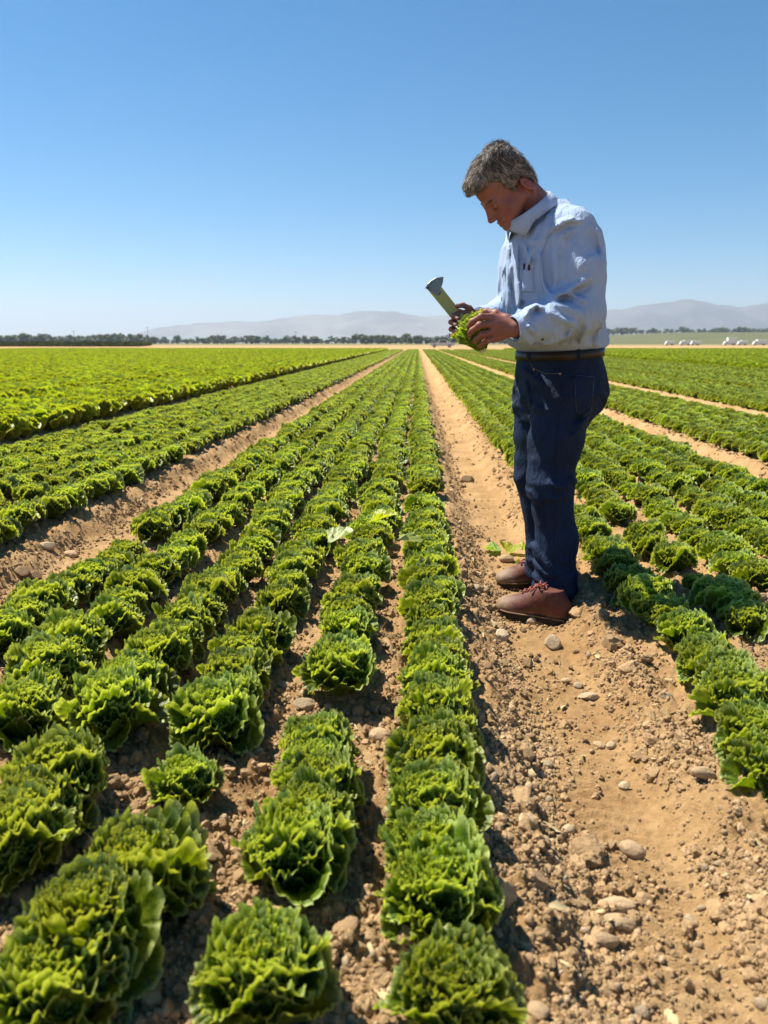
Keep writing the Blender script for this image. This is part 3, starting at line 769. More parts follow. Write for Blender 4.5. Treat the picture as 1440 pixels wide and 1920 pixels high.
def pickup(px, Y, mat, lab, s=1.0):
    p = at_y(px, 645, Y); o = obj('pickup_truck', None, None, (p.x, Y, 0), (0, 0, 0), s, label=lab, cat='pickup')
    b = MB(); extr(b, [(-2.75,.45),(-2.72,.92),(-2.55,1.02),(-1.1,1.10),(2.72,1.10),(2.75,.5),(2.5,.38),(-2.5,.38)], -.95, .95); b.build('body', mat, o)
    b = MB(); extr(b, [(-1.12,1.09),(-.5,1.74),(-.3,1.80),(.78,1.80),(.98,1.72),(1.1,1.09)], -.86, .86); b.build('cab', mat, o)
    for x0, x1 in ((-.92, .02), (.10, .86)):
        b = MB(); extr(b, [(x0+(.0 if x0 > 0 else .1), 1.14), (x0+(.0 if x0 > 0 else .52), 1.64), (x1, 1.64), (x1+.05, 1.14)], -.90, -.865); b.build('window', M_GLASS, o)
    for x in (-1.75, 1.7): wheel(o, x, -.85, .39); wheel(o, x, .85, .39)
    b = MB(); b.box((-2.76, -.6, .82), (.06, .36, .18)); b.build('headlight', M_CHROME, o)
    b = MB(); b.box((2.765, -.75, .9), (.05, .2, .3)); b.build('tail_light', plain('red_lens', (.3, .02, .02), .3), o)
pickup(829, 178, M_GREYP, 'grey pickup parked at the end of the field beside the held lettuce')
def box_truck(px, Y, L, H, lab):
    p = at_y(px, 645, Y); o = obj('white_truck', None, None, (p.x, Y, 0), None, .82, label=lab, cat='truck', group='white trucks parked on the right')
    b = MB(); b.box((.9, 0, .75+(H-.75)/2), (L-1.9, 2.3, H-.75), None, .06); b.build('cargo_box', M_WHITE, o)
    x = -L/2
    b = MB(); extr(b, [(x, .5), (x, 1.3), (x+.35, 1.45), (x+.75, 2.15), (x+1.75, 2.2), (x+1.75, .5)], -1.0, 1.0); b.build('cab', M_WHITE, o)
    b = MB(); extr(b, [(x+.55, 1.48), (x+.88, 2.05), (x+1.5, 2.05), (x+1.5, 1.48)], -1.03, -1.005); b.build('window', M_GLASS, o)
    b = MB(); b.box((0, 0, .58), (L-.4, 1.6, .2)); b.build('chassis', M_TYRE, o)
    for q in (x+.95, L/2-1.2): wheel(o, q, -.95, .45); wheel(o, q, .95, .45)
for (px, L, H, lab) in [(1256, 5.0, 2.3, 'small white truck, leftmost of the white vehicles on the right horizon'), (1285, 6.0, 2.6, 'white truck just right of the leftmost one'), (1304, 5.0, 2.3, 'low white truck before the gap in the row of vehicles'),
                        (1368, 6.5, 4.2, 'tallest white truck in the row on the right horizon'), (1392, 5.5, 2.6, 'white truck right of the tallest one'), (1424, 7.0, 3.0, 'long white truck at the right picture edge')]:
    box_truck(px, 330+(px % 7)*6, L, H, lab)

# ------------------------------------------------------------------ haze
def haze_box():
    b = MB(); b.box((0, 0, 244), (30000, 30000, 492)); t = NT('haze_air')
    v = t.n('VolumePrincipled'); v.inputs['Color'].default_value = (.78, .87, 1.0, 1); v.inputs['Density'].default_value = 1.4e-4; v.inputs['Anisotropy'].default_value = .2
    t.l(v.outputs[0], t.out.inputs['Volume'])
    b.build('haze', t.m, label='pale dry haze over the valley', cat='haze', kind='stuff')
haze_box()
# ------------------------------------------------------------------ the man: implicit surfaces turned into meshes
class Field:
    def __init__(s, lo, hi, h):
        s.lo = np.array(lo, float); s.h = h; s.n = np.ceil((np.array(hi)-s.lo)/h).astype(int)+1
        s.ax = [s.lo[i]+h*np.arange(s.n[i]) for i in range(3)]
        s.d = np.full(s.n, .5, np.float32)
    def sub(s, lo, hi):
        i0 = np.clip(((np.array(lo)-s.lo)/s.h).astype(int)-1, 0, s.n-1); i1 = np.clip(((np.array(hi)-s.lo)/s.h).astype(int)+2, 1, s.n)
        sl = tuple(slice(a, b) for a, b in zip(i0, i1))
        g = [s.ax[0][sl[0]].astype(np.float32)[:, None, None], s.ax[1][sl[1]].astype(np.float32)[None, :, None], s.ax[2][sl[2]].astype(np.float32)[None, None, :]]
        return sl, g
    def put(s, fn, lo, hi, k=.01, mode='add'):
        m = k+.03; sl, g = s.sub(np.array(lo)-m, np.array(hi)+m)
        if 0 in s.d[sl].shape: return
        b = fn(*g).astype(np.float32); a = s.d[sl]
        if mode == 'cut': a = -a
        hh = np.clip(.5+.5*(b-a)/k, 0, 1) if mode == 'add' else np.clip(.5+.5*(b-a)/k, 0, 1)
        r = b*(1-hh)+a*hh-k*hh*(1-hh)
        s.d[sl] = r if mode == 'add' else -r
    def cone(s, p, q, r1, r2, k=.01, mode='add'):
        p = np.array(p, float); q = np.array(q, float); ba = q-p; L2 = max(ba@ba, 1e-12)
        def fn(X, Y, Z):
            t = np.clip(((X-p[0])*ba[0]+(Y-p[1])*ba[1]+(Z-p[2])*ba[2])/L2, 0, 1)
            return np.sqrt((X-p[0]-t*ba[0])**2+(Y-p[1]-t*ba[1])**2+(Z-p[2]-t*ba[2])**2)-(r1+(r2-r1)*t)
        rm = max(r1, r2); s.put(fn, np.minimum(p, q)-rm, np.maximum(p, q)+rm, k, mode)
    def chain(s, pts, rad, k=.01):
        for i in range(len(pts)-1): s.cone(pts[i], pts[i+1], rad[i], rad[i+1], k)
    def ell(s, c, ax, r, k=.01, mode='add'):
        c = np.array(c, float); ax = np.array(ax, float); r = np.array(r, float)
        def fn(X, Y, Z):
            u = [((X-c[0])*a[0]+(Y-c[1])*a[1]+(Z-c[2])*a[2]) for a in ax]
            k0 = np.sqrt(sum((q/e)**2 for q, e in zip(u, r))); k1 = np.sqrt(sum((q/e**2)**2 for q, e in zip(u, r)))+1e-9
            return k0*(k0-1)/k1
        rm = max(r); s.put(fn, c-rm, c+rm, k, mode)
    def plane_cut(s, p, n, k=.004, lo=None, hi=None):
        """removes the side that n points to (inside lo..hi)"""
        p = np.array(p, float); n = np.array(n, float); n = n/np.linalg.norm(n)
        sl, g = s.sub(s.lo if lo is None else lo, s.ax_hi() if hi is None else hi)
        b = (n[0]*(g[0]-p[0])+n[1]*(g[1]-p[1])+n[2]*(g[2]-p[2])).astype(np.float32)
        s.d[sl] = np.maximum(s.d[sl], b)
    def ax_hi(s): return [a[-1] for a in s.ax]
    def mesh(s):
        D = s.d; sg = D < 0; nx, ny, nz = D.shape
        c = np.zeros((nx-1, ny-1, nz-1), np.int8)
        for dx in (0, 1):
            for dy in (0, 1):
                for dz in (0, 1): c += sg[dx:nx-1+dx, dy:ny-1+dy, dz:nz-1+dz]
        act = np.argwhere((c > 0) & (c < 8)); N = len(act)
        idx = np.full(c.shape, -1, np.int32); idx[tuple(act.T)] = np.arange(N)
        corners = np.array([[i, j, k] for i in (0, 1) for j in (0, 1) for k in (0, 1)])
        val = np.stack([D[act[:, 0]+o[0], act[:, 1]+o[1], act[:, 2]+o[2]] for o in corners], 1).astype(float)
        acc = np.zeros((N, 3)); cnt = np.zeros(N)
        for a in range(8):
            for b in range(a+1, 8):
                if np.abs(corners[a]-corners[b]).sum() != 1: continue
                m = (val[:, a] < 0) != (val[:, b] < 0); t = val[m, a]/(val[m, a]-val[m, b])
                acc[m] += corners[a]+t[:, None]*(corners[b]-corners[a]); cnt[m] += 1
        V = s.lo+s.h*(act+acc/cnt[:, None])
        F = []
        for ax in range(3):
            o = [q for q in range(3) if q != ax]
            A = np.moveaxis(sg, (ax, o[0], o[1]), (0, 1, 2)); I = np.moveaxis(idx, (ax, o[0], o[1]), (0, 1, 2))
            e = A[:-1, 1:-1, 1:-1] != A[1:, 1:-1, 1:-1]; w = np.argwhere(e)
            i, j, k = w[:, 0], w[:, 1]+1, w[:, 2]+1
            q = np.stack([I[i, j-1, k-1], I[i, j, k-1], I[i, j, k], I[i, j-1, k]], 1)
            flip = ~A[i, j, k]
            if ax == 1: flip = ~flip
            q[flip] = q[flip][:, ::-1]; F.append(q)
        return V, np.concatenate(F)

def ax_interp(Z, tz, tv): return np.interp(Z, tz, tv)
UPV = np.array([0, 0, 1.0])
def A3(*a): return np.array(at_y(*a))
PSI = math.radians(30)
FW = np.array([-math.cos(PSI), -math.sin(PSI), 0]); LF = np.array([math.sin(PSI), -math.cos(PSI), 0])   # forward, and towards his near (left) side

# ---- joints
GND = float(ground_z(.47, 2.9, False))
sh_n = A3(1070, 438, 2.86); el_n = A3(1094, 585, 2.79); wr_n = A3(968, 616, 2.68)
sh_f = A3(992, 438, 3.15); el_f = A3(975, 588, 3.20); wr_f = A3(900, 600, 2.93)
neck0 = A3(1034, 402, 2.99)
HC0 = A3(945, 345, 2.92)
ETA = math.radians(20); TL = math.radians(50)
hf = np.array([-math.cos(TL)*math.cos(ETA), -math.cos(TL)*math.sin(ETA), -math.sin(TL)])
hu = np.array([-math.sin(TL)*math.cos(ETA), -math.sin(TL)*math.sin(ETA), math.cos(TL)])
hs = np.cross(hu, hf)
HS = .93
def H(f, u, s): return HC0+HS*(f*hf+u*hu+s*hs)
class HeadScale:
    def __init__(s, F): s.F = F
    def ell(s, c, ax, r, k=.01, mode='add'): s.F.ell(c, ax, np.array(r)*HS, k*HS, mode)
    def cone(s, p, q, a, b, k=.01, mode='add'): s.F.cone(p, q, a*HS, b*HS, k*HS, mode)

# ---- skin: head, neck, trunk, arms and hands in one surface
def build_head(F, k=.012):
    F = HeadScale(F); ax = [hf, hu, hs]
    F.ell(H(.0, .032, 0), ax, (.098, .086, .074), .01)
    F.ell(H(.050, .036, 0), ax, (.058, .058, .060), .02)
    F.ell(H(.058, -.050, 0), ax, (.053, .078, .054), .03)
    for g in (-1, 1):
        F.cone(H(.005, -.072, .053*g), H(.092, -.113, .017*g), .020, .017, .03)
        F.ell(H(.078, -.042, .040*g), ax, (.020, .022, .020), .02)
        F.cone(H(.106, .004, .010*g), H(.094, .003, .044*g), .0105, .009, .014)
    F.cone(H(.100, -.117, -.008), H(.100, -.117, .008), .017, .017, .015)
    F.ell(H(.091, -.086, 0), ax, (.026, .026, .028), .015)
    for g in (-1, 1):
        F.ell(H(.1195, -.019, .034*g), ax, (.013, .012, .017), .010, 'cut')
        F.ell(H(.0965, -.020, .033*g), ax, (.0115, .0115, .014), .004)
    F.cone(H(.103, -.008, 0), H(.117, -.050, 0), .010, .0135, .012)
    F.cone(H(.110, .000, 0), H(.136, -.047, 0), .0085, .0105, .012)
    F.cone(H(.136, -.047, 0), H(.128, -.052, 0), .010, .010, .006)
    for g in (-1, 1):
        F.ell(H(.121, -.053, .013*g), ax, (.010, .008, .0065), .005)
        F.ell(H(.1225, -.0635, .0070*g), ax, (.0045, .0035, .003), .002, 'cut')
    F.cone(H(.1165, -.080, -.014), H(.1165, -.080, .014), .0052, .0052, .006)
    F.cone(H(.1140, -.0945, -.012), H(.1140, -.0945, .012), .0065, .0065, .006)
    F.cone(H(.1225, -.0868, -.019), H(.1225, -.0868, .019), .0024, .0024, .003, 'cut')
    F.cone(H(.117, -.088, .018), H(.108, -.095, .024), .0030, .0020, .006, 'cut')
    F.cone(H(.113, -.058, .022), H(.104, -.084, .033), .0030, .0022, .008, 'cut')      # fold from nose to mouth
    for g in (-1, 1):
        F.cone(H(.113, -.0245, .024*g), H(.104, -.0255, .046*g), .0022, .0016, .003, 'cut')
        # ear
        e0 = H(-.030, -.048, .074*g); ea = [hf*.96+hu*-.28, hu*.96+hf*.28, hs*g+hf*-.35]; ea = [v/np.linalg.norm(v) for v in ea]
        F.ell(e0, ea, (.0185, .0315, .0085), .006)
        F.ell(e0+ea[2]*.009+ea[0]*.002+ea[1]*.003, ea, (.0115, .0200, .0075), .004, 'cut')
        F.ell(e0+ea[2]*.002-ea[0]*.001-ea[1]*.004, ea, (.0075, .011, .006), .004)
        F.ell(e0+ea[2]*.008+ea[0]*.006-ea[1]*.006, ea, (.006, .007, .008), .003, 'cut')
        F.ell(e0-ea[1]*.028+ea[0]*.002, ea, (.009, .009, .006), .005)
    F.cone(H(-.032, -.070, 0), neck0+np.array([0, 0, -.03]), 0.060, .068, .03)

HAND_N = {  # near (left) hand: the back of the hand faces the camera
 'index': [(924,594,2.690),(902,594,2.672),(886,603,2.685),(879,612,2.712)], 'middle': [(923,607,2.683),(899,610,2.662),(885,620,2.678),(880,628,2.708)],
 'ring': [(926,621,2.686),(905,627,2.668),(894,635,2.684),(890,641,2.712)], 'pinky': [(931,633,2.694),(914,638,2.682),(904,644,2.694),(899,649,2.715)],
 'thumb': [(950,598,2.700),(930,588,2.716),(912,584,2.735),(898,588,2.760)]}
HAND_F = {  # far (right) hand closed round the knife
 'index': [(882,588,2.905),(862,585,2.862),(850,592,2.838),(858,598,2.822)], 'middle': [(881,600,2.905),(858,598,2.858),(845,604,2.832),(854,610,2.816)],
 'ring': [(880,612,2.905),(857,611,2.858),(845,617,2.832),(853,622,2.818)], 'pinky': [(879,623,2.905),(858,623,2.862),(848,629,2.840),(855,632,2.826)],
 'thumb': [(893,590,2.915),(880,578,2.890),(868,572,2.866),(858,574,2.846)]}
def build_hand(F, hd, wrist, fr=1.0):
    P = {k: [A3(*q) for q in v] for k, v in hd.items()}
    for nm, r in (('index', .0098), ('middle', .0100), ('ring', .0096), ('pinky', .0085)):
        F.cone(wrist, P[nm][0], .020, .0135*fr, .012)
    for nm, r in (('index', .0098), ('middle', .0100), ('ring', .0096), ('pinky', .0085), ('thumb', .0108)):
        r *= fr; F.chain(P[nm], [r*1.12, r*1.0, r*.92, r*.82], .0035)
        for q in P[nm][:2]: F.cone(q, q, r*1.13, r*1.13, .004)
    F.cone(wrist, P['thumb'][0], .022, .0145, .012)
    return P

TORSO = [(660,1047,.126,.164),(655,1047,.137,.173),(648,1045,.153,.187),(636,1043,.162,.194),(600,1037,.168,.198),(550,1031,.172,.202),(500,1031,.170,.205),(462,1033,.160,.203),(436,1036,.140,.19),(415,1038,.112,.155),(398,1036,.084,.11),(380,1030,.06,.07)]
def torso_fn(table, pad=0.0, pw=2.4):
    SQ = pw == 2.0
    T = []
    for py, px, a, b in table:
        p = A3(px, py, 3.0); T.append((p[2], p[0], p[1], a+pad, b+pad))
    T = np.array(sorted(T)); tz = T[:, 0]
    def fn(X, Y, Z):
        cx = np.interp(Z, tz, T[:, 1]); a = np.interp(Z, tz, T[:, 3]); b = np.interp(Z, tz, T[:, 4])
        f = (X-cx)*FW[0]+(Y-3.0)*FW[1]; l = (X-cx)*LF[0]+(Y-3.0)*LF[1]
        q = np.sqrt((f/a)**2+(l/b)**2) if SQ else (np.abs(f/a)**pw+np.abs(l/b)**pw)**(1/pw)
        return np.maximum((q-1)*np.minimum(a, b)*.9, np.maximum(Z-tz[-1], tz[0]-Z))
    return fn, tz
def to_mesh(F, name, mat, smooth_it=1, attrs=None, filt=None):
    V, Q = F.mesh()
    for _ in range(smooth_it):       # light relaxing
        src = Q.ravel(); nxt = np.roll(Q, -1, 1).ravel(); n = len(V)
        cnt = np.bincount(src, minlength=n); acc = np.stack([np.bincount(src, V[nxt, q], n) for q in range(3)], 1)
        V = V+.5*(acc/np.maximum(cnt, 1)[:, None]-V)
    at = attrs(V) if attrs else None
    return mesh_np(name, V, Q, True, at, [mat])

tsk = NT('tanned_skin'); _co = tsk.coord('Object')
_c = tsk.ramp(tsk.noise(30, 5, .6, _co), [(.3, (.225, .086, .064)), (.7, (.30, .120, .090))])
_c = tsk.mix(tsk.math('MULTIPLY', tsk.attr('red'), .8), _c, (.28, .07, .05))
_c = tsk.mix(tsk.attr('nail'), _c, (.62, .36, .28))
_c = tsk.mix(tsk.attr('dark'), _c, (.12, .07, .05))
_p = tsk.principled(_c, .50, tsk.bump(tsk.noise(420, 4, .6, _co), .35, .002), .4)
_p.inputs['Subsurface Weight'].default_value = .12; _p.inputs['Subsurface Radius'].default_value = (.01, .004, .002); _p.inputs['Subsurface Scale'].default_value = .6
M_SKIN = tsk.done(_p)
BF = Field((.02, 2.52, .98), (.82, 3.42, 1.80), .003)
fn, tz = torso_fn(TORSO, -.035, 2.0); BF.put(fn, (.1, 2.6, 1.0), (.8, 3.4, 1.6), .01)
BF.chain([neck0+np.array([0, 0, -.05]), sh_n], [.05, .045], .03); BF.chain([neck0+np.array([0, 0, -.05]), sh_f], [.05, .045], .03)
BF.chain([sh_n, el_n, wr_n], [.042, .034, .0245], .02); BF.chain([sh_f, el_f, wr_f], [.042, .034, .0245], .02)
PN = build_hand(BF, HAND_N, wr_n, 1.16); PF = build_hand(BF, HAND_F, wr_f, .96)
build_head(BF)
def skin_attrs(V):
    d = (V-HC0)/HS; f, u, s = d@hf, d@hu, d@hs
    red = np.exp(-(((u+.087)/.011)**2+((f-.118)/.014)**2+(s/.020)**4))+.5*np.exp(-(((f-.085)/.03)**2+((u+.05)/.03)**2))+.7*np.exp(-(((f+.03)/.03)**2+((u+.048)/.04)**2))*(np.abs(s) > .06)+.8*np.exp(-(((f-.13)/.014)**2+((u+.05)/.016)**2+(s/.02)**2))
    nail = np.zeros(len(V)); red2 = np.zeros(len(V))
    for P in (PN, PF):
        for k, q in P.items():
            red2 = np.maximum(red2, .5*np.exp(-(np.linalg.norm(V-q[-1], axis=1)/.012)**2))
            red2 = np.maximum(red2, .45*np.exp(-(np.linalg.norm(V-q[1], axis=1)/.012)**2))
            ax = (q[-1]-q[-2])/np.linalg.norm(q[-1]-q[-2]); c = q[-1]+np.array([0, -.006, .004])
            nail = np.maximum(nail, np.exp(-(np.linalg.norm(V-c, axis=1)/.006)**4))
    dark = .75*np.exp(-(((u+.0245)/.0030)**2+(((np.abs(s)-.035)/.013)**4)))*(f > .09)
    return {'red': np.clip(red+red2, 0, 1), 'nail': nail*.6, 'dark': np.clip(dark, 0, 1)}
person = obj('person', to_mesh(BF, 'person', M_SKIN, 1, skin_attrs), label='man in pale blue shirt and dark jeans, head bowed over a lettuce', cat='person')
del BF
# ---- hair
th = NT('grey_brown_hair'); _v = th.attr('tone')
_c = th.ramp(_v, [(0, (.030, .024, .020)), (.45, (.115, .094, .078)), (.8, (.33, .285, .24)), (1, (.60, .54, .47))])
M_HAIR = th.done(th.principled(_c, .42, None, .5))
LINE_F = [-.14, -.085, -.062, -.050, -.035, -.008, .006, .014, .024, .031, .040, .060, .085, .14]
LINE_U = [-.105, -.100, -.070, -.022, -.012, -.014, -.030, -.030, -.004, .018, .048, .066, .074, .076]
HFIELD = Field(HC0-.20, HC0+.20, .003)
ax = [hf, hu, hs]; HF0 = HFIELD; HFIELD = HeadScale(HF0)
HFIELD.ell(H(-.004, .033, 0), ax, (.1045, .0945, .0800), .01)
HFIELD.ell(H(-.040, -.030, 0), ax, (.066, .075, .071), .02)
for g in (-.03, 0, .03):
    HFIELD.cone(H(.010, .108, g), H(.082, .088, g*1.15), .025, .022, .012)
    HFIELD.cone(H(.082, .088, g*1.15), H(.100, .078, g*1.15), .019, .011, .01)
HFIELD.cone(H(-.075, .098, .0), H(-.045, .108, .01), .020, .026, .03)
HFIELD.cone(H(-.080, .085, .028), H(-.03, .104, .03), .018, .024, .03)
HFIELD = HF0
sl, g = HFIELD.sub(HFIELD.lo, HFIELD.ax_hi())
dx, dy, dz = (g[0]-HC0[0])/HS, (g[1]-HC0[1])/HS, (g[2]-HC0[2])/HS
ff = dx*hf[0]+dy*hf[1]+dz*hf[2]; uu = dx*hu[0]+dy*hu[1]+dz*hu[2]
HFIELD.d = np.maximum(HFIELD.d, ((np.interp(ff, LINE_F, LINE_U)-uu)*.8).astype(np.float32))
n = noise3(ff*48, uu*48, (dx*hs[0]+dy*hs[1]+dz*hs[2])*60, 4)
HFIELD.d += (.0020*n).astype(np.float32)
HV, HQ = HFIELD.mesh()
def tone_attr(V):
    d = (V-HC0)/HS; f, u, s = d@hf, d@hu, d@hs
    return {'tone': np.clip(.08+.15*noise3(f*60, u*60, s*60, 2), 0, 1)}  # cap kept dark: shaded depth between the strands put into the tone
hair = obj('hair', mesh_np('hair', HV, HQ, True, tone_attr(HV), [M_HAIR]), person, label='short wavy grey-brown hair')
# strands combed forwards over the cap
bvh = BVHTree.FromPolygons([tuple(v) for v in HV], [tuple(q) for q in HQ])
r = np.random.RandomState(12); SV = []; SF = []; ST = []; nn = 0; NS = 7; made = 0
ROOT = HV[r.randint(len(HV), size=13000)]; _d = (ROOT-HC0)/HS; RF, RU, RS = _d@hf, _d@hu, _d@hs
NW = noise3(RF*22, RU*22, RS*22, 8); NU = noise3(RF*25, RU*25, RS*25, 18); NTN = noise3(RF*70, RU*70, RS*70, 5)
for w_ in range(len(ROOT)):
    p = ROOT[w_]; f, u, s = RF[w_], RU[w_], RS[w_]
    if u < np.interp(f, LINE_F, LINE_U)+.002 and f < .02 and r.rand() < .5: continue
    loc, nor, _i, _dd = bvh.find_nearest(Vector(p)); nrm = np.array(nor)
    side = np.clip((abs(s)-.04)/.03, 0, 1); back = np.clip((-f-.02)/.05, 0, 1)*np.clip((.06-u)/.05, 0, 1)
    flow = hf*(1-.9*side-1.0*back)+hu*(-.25-1.0*side-1.2*back+.25*np.clip((f-.03)/.05, 0, 1))+hs*np.sign(s)*.25
    flow = flow+hs*NW[w_]*2.2+hu*NU[w_]*1.6+r.normal(size=3)*.16
    L = r.uniform(.020, .052)*(1-.55*np.clip(side+back, 0, 1)); lift = r.uniform(.0, .9)**1.8*(1-.6*side)
    q = p-nrm*.001; pts = [q]; rise = .0035+.004*lift
    for k in range(1, NS):
        step = flow-nrm*(flow@nrm); step /= np.linalg.norm(step)+1e-9
        q = q+step*L/(NS-1)
        lo2, no2, _i, _d = bvh.find_nearest(Vector(q)); nrm = np.array(no2)
        h = math.sin(k/(NS-1)*2.6)*rise+lift*.018*(k/(NS-1))**2
        q2 = np.array(lo2)+nrm*h; pts.append(q2); q = np.array(lo2)
    pts = np.array(pts); T = np.gradient(pts, axis=0); T /= np.linalg.norm(T, axis=1)[:, None]+1e-9
    A = np.cross(T, nrm); A /= np.linalg.norm(A, axis=1)[:, None]+1e-9; B = np.cross(T, A)
    w = .00062*np.array([.8, 1, 1, .95, .85, .65, .2])[:, None]
    ring = np.stack([pts+A*w, pts-A*w*.5+B*w*.8, pts-A*w*.5-B*w*.8], 1).reshape(-1, 3)
    SV.append(ring); SF.append(grid_faces(3, NS, True)+nn); nn += 3*NS
    tn = np.clip(.56+.28*r.normal()+1.1*NTN[w_]+.18*np.clip((f+.02)/.08, 0, 1)-.1*back, 0, 1)
    ST.append(np.full(3*NS, tn))
obj('strand_layer', mesh_np('hair_strands', np.concatenate(SV), np.concatenate(SF), True, {'tone': np.concatenate(ST)}, [M_HAIR]), hair, kind='stuff')
# eyebrows and lashes
for g in (-1, 1):
    b = MB(); rr = np.random.RandomState(5)
    for k in range(60):
        t = rr.rand(); p0 = H(.1140-.0125*t-.004*(g < 0), .006+.006*math.sin(t*2.6)+rr.normal()*.0016, (.012+.036*t)*g); p1 = p0+hs*g*.007-hu*.001+rr.normal(size=3)*.001
        b.tube([p0-hf*.002, (p0+p1)/2+hf*.0005, p1], [.0007, .0007, .0002], 3, False)
    m = b.mesh('eyebrow', M_HAIR, True); a = m.attributes.new('tone', 'FLOAT', 'POINT'); a.data.foreach_set('value', np.full(len(m.vertices), .3, np.float32))
    obj('eyebrow', m, person)
    b = MB(); b.tube([H(.1085, -.0245, .023*g), H(.1098, -.0275, .034*g), H(.1030, -.0262, .046*g)], [.0008, .0013, .0007], 5)
    m = b.mesh('eyelashes', M_HAIR, True); a = m.attributes.new('tone', 'FLOAT', 'POINT'); a.data.foreach_set('value', np.full(len(m.vertices), .02, np.float32))
    obj('eyelashes', m, person)
# ---- shirt
def fabric(name, col, dark, bump_scale, bump, rough=.85, weave=None):
    t = NT(name); co = t.coord('Object')
    c = t.ramp(t.noise(7, 6, .65, co), [(.3, dark), (.7, col)])
    mp = t.n('Mapping'); mp.inputs['Scale'].default_value = (34, 34, 9); mp.inputs['Rotation'].default_value = (0, .35, 0); t.l(co, mp.inputs[0])
    cr = t.math('ABSOLUTE', t.math('SUBTRACT', t.noise(1.0, 3, .55, mp.outputs[0]), .5))
    h = t.math('ADD', t.math('MULTIPLY', t.noise(bump_scale, 3, .6, co), .30), t.math('MULTIPLY', t.math('MINIMUM', cr, .09), 9.0))
    p = t.principled(c, rough, t.bump(h, bump, .006), .25)
    p.inputs['Sheen Weight'].default_value = .12 if weave is None else 0.0
    return t.done(p)
M_SHIRT = fabric('blue_cotton', (.37, .475, .66), (.32, .42, .60), 700, .40)
M_DENIM = fabric('dark_denim', (.009, .024, .066), (.0045, .011, .030), 900, .55, .8, 0)
def ridged(x, y, z, seed):
    n = noise3(x, y, z, seed); return np.exp(-(n*5.5)**2)-.35
def creases(x, z, items, mask):
    """creases given as picture polylines; each a crest with a hollow on its lower side"""
    out = np.zeros(len(x))
    for pts, Yd, amp, w in items:
        q = np.array([A3(px, py, Yd) for px, py in pts])[:, [0, 2]]; n = len(q)-1; mg = 4*w
        sel = np.where((x > q[:, 0].min()-mg) & (x < q[:, 0].max()+mg) & (z > q[:, 1].min()-mg) & (z < q[:, 1].max()+mg) & (mask > 0))[0]
        x_, z_ = x[sel], z[sel]; best = np.full(len(sel), 9.0); sgn = np.zeros(len(sel)); tt_ = np.zeros(len(sel))
        for i in range(n):
            a, b = q[i], q[i+1]; ba = b-a; L = ba@ba
            t = np.clip(((x_-a[0])*ba[0]+(z_-a[1])*ba[1])/L, 0, 1); dx = x_-a[0]-t*ba[0]; dz = z_-a[1]-t*ba[1]; d = np.hypot(dx, dz)
            m = d < best; best[m] = d[m]; sgn[m] = (ba[0]*dz-ba[1]*dx)[m]; tt_[m] = ((i+t)/n)[m]
        sd = np.where(sgn > 0, best, -best); env = np.clip(np.minimum(tt_, 1-tt_)*6+.15, 0, 1)
        out[sel] += env*amp*(np.exp(-(sd/w)**2)-.35*np.exp(-((sd+1.9*w)/(1.1*w))**2))
    return out
SF_ = Field((.06, 2.54, .98), (.86, 3.42, 1.66), .0034)
fn, tz = torso_fn(TORSO, 0.0)
SF_.put(fn, (.1, 2.6, .99), (.82, 3.4, 1.64), .01)
for s in (sh_n, sh_f):
    SF_.cone(neck0+np.array([0, 0, -.055]), s+np.array([0, 0, .012]), .066, .066, .045)
mid_n = (sh_n+el_n)/2+np.array([.012, -.01, 0]); fm_n = el_n*.5+wr_n*.5+np.array([0, 0, -.006])
SF_.chain([sh_n, mid_n, el_n, fm_n, wr_n+(wr_n-el_n)*-.10], [.076, .073, .070, .062, .050], .032)
cu = (wr_n-el_n)/np.linalg.norm(wr_n-el_n); SF_.cone(wr_n-cu*.050, wr_n+cu*.004, .043, .041, .012)
fm_f = el_f*.5+wr_f*.5
SF_.chain([sh_f, (sh_f+el_f)/2, el_f, fm_f, wr_f], [.080, .076, .070, .060, .045], .035)
cf = (wr_f-el_f)/np.linalg.norm(wr_f-el_f); SF_.cone(wr_f-cf*.04, wr_f+cf*.004, .040, .038, .012)
SF_.cone(A3(1052, 566, 2.80), A3(1030, 590, 2.78), .048, .040, .04)
# folds
near_band = np.abs(SF_.d) < .026
ii = np.argwhere(near_band); x = SF_.ax[0][ii[:, 0]]; y = SF_.ax[1][ii[:, 1]]; z = SF_.ax[2][ii[:, 2]]
P = np.stack([x, y, z], -1)
f = (x-.5)*FW[0]+(y-3.0)*FW[1]; l = (x-.5)*LF[0]+(y-3.0)*LF[1]
def seg_t(P, a, b):
    ba = b-a; t = np.clip((P-a)@ba/(ba@ba), 0, 1); return t, np.linalg.norm(P-a-t[:, None]*ba, axis=1)
tu, du = seg_t(P, sh_n, el_n); tf, df = seg_t(P, el_n, wr_n); tu2, du2 = seg_t(P, sh_f, el_f); tf2, df2 = seg_t(P, el_f, wr_f)
arm = np.maximum(np.clip(1-(np.minimum(du, df)-.075)/.02, 0, 1), np.clip(1-(np.minimum(du2, df2)-.075)/.02, 0, 1))
wx = x+.02*noise3(x*9, y*9, z*9, 41); wz = z+.02*noise3(x*9, y*9, z*9, 42)
ll = (wx-.5)*LF[0]+(y-3.0)*LF[1]; fl = (wx-.5)*FW[0]+(y-3.0)*FW[1]
disp = (1-arm)*(.0075*ridged(ll*12, fl*9, wz*2.2, 3)+.004*ridged(ll*22, fl*16, wz*4.0, 7))
disp += (1-arm)*np.clip((1.18-z)/.12, 0, 1)*(.011*ridged(ll*15, fl*13, wz*1.8+3, 12))
ecre = np.exp(-(np.linalg.norm(P-el_n, axis=1)/.12)**2)
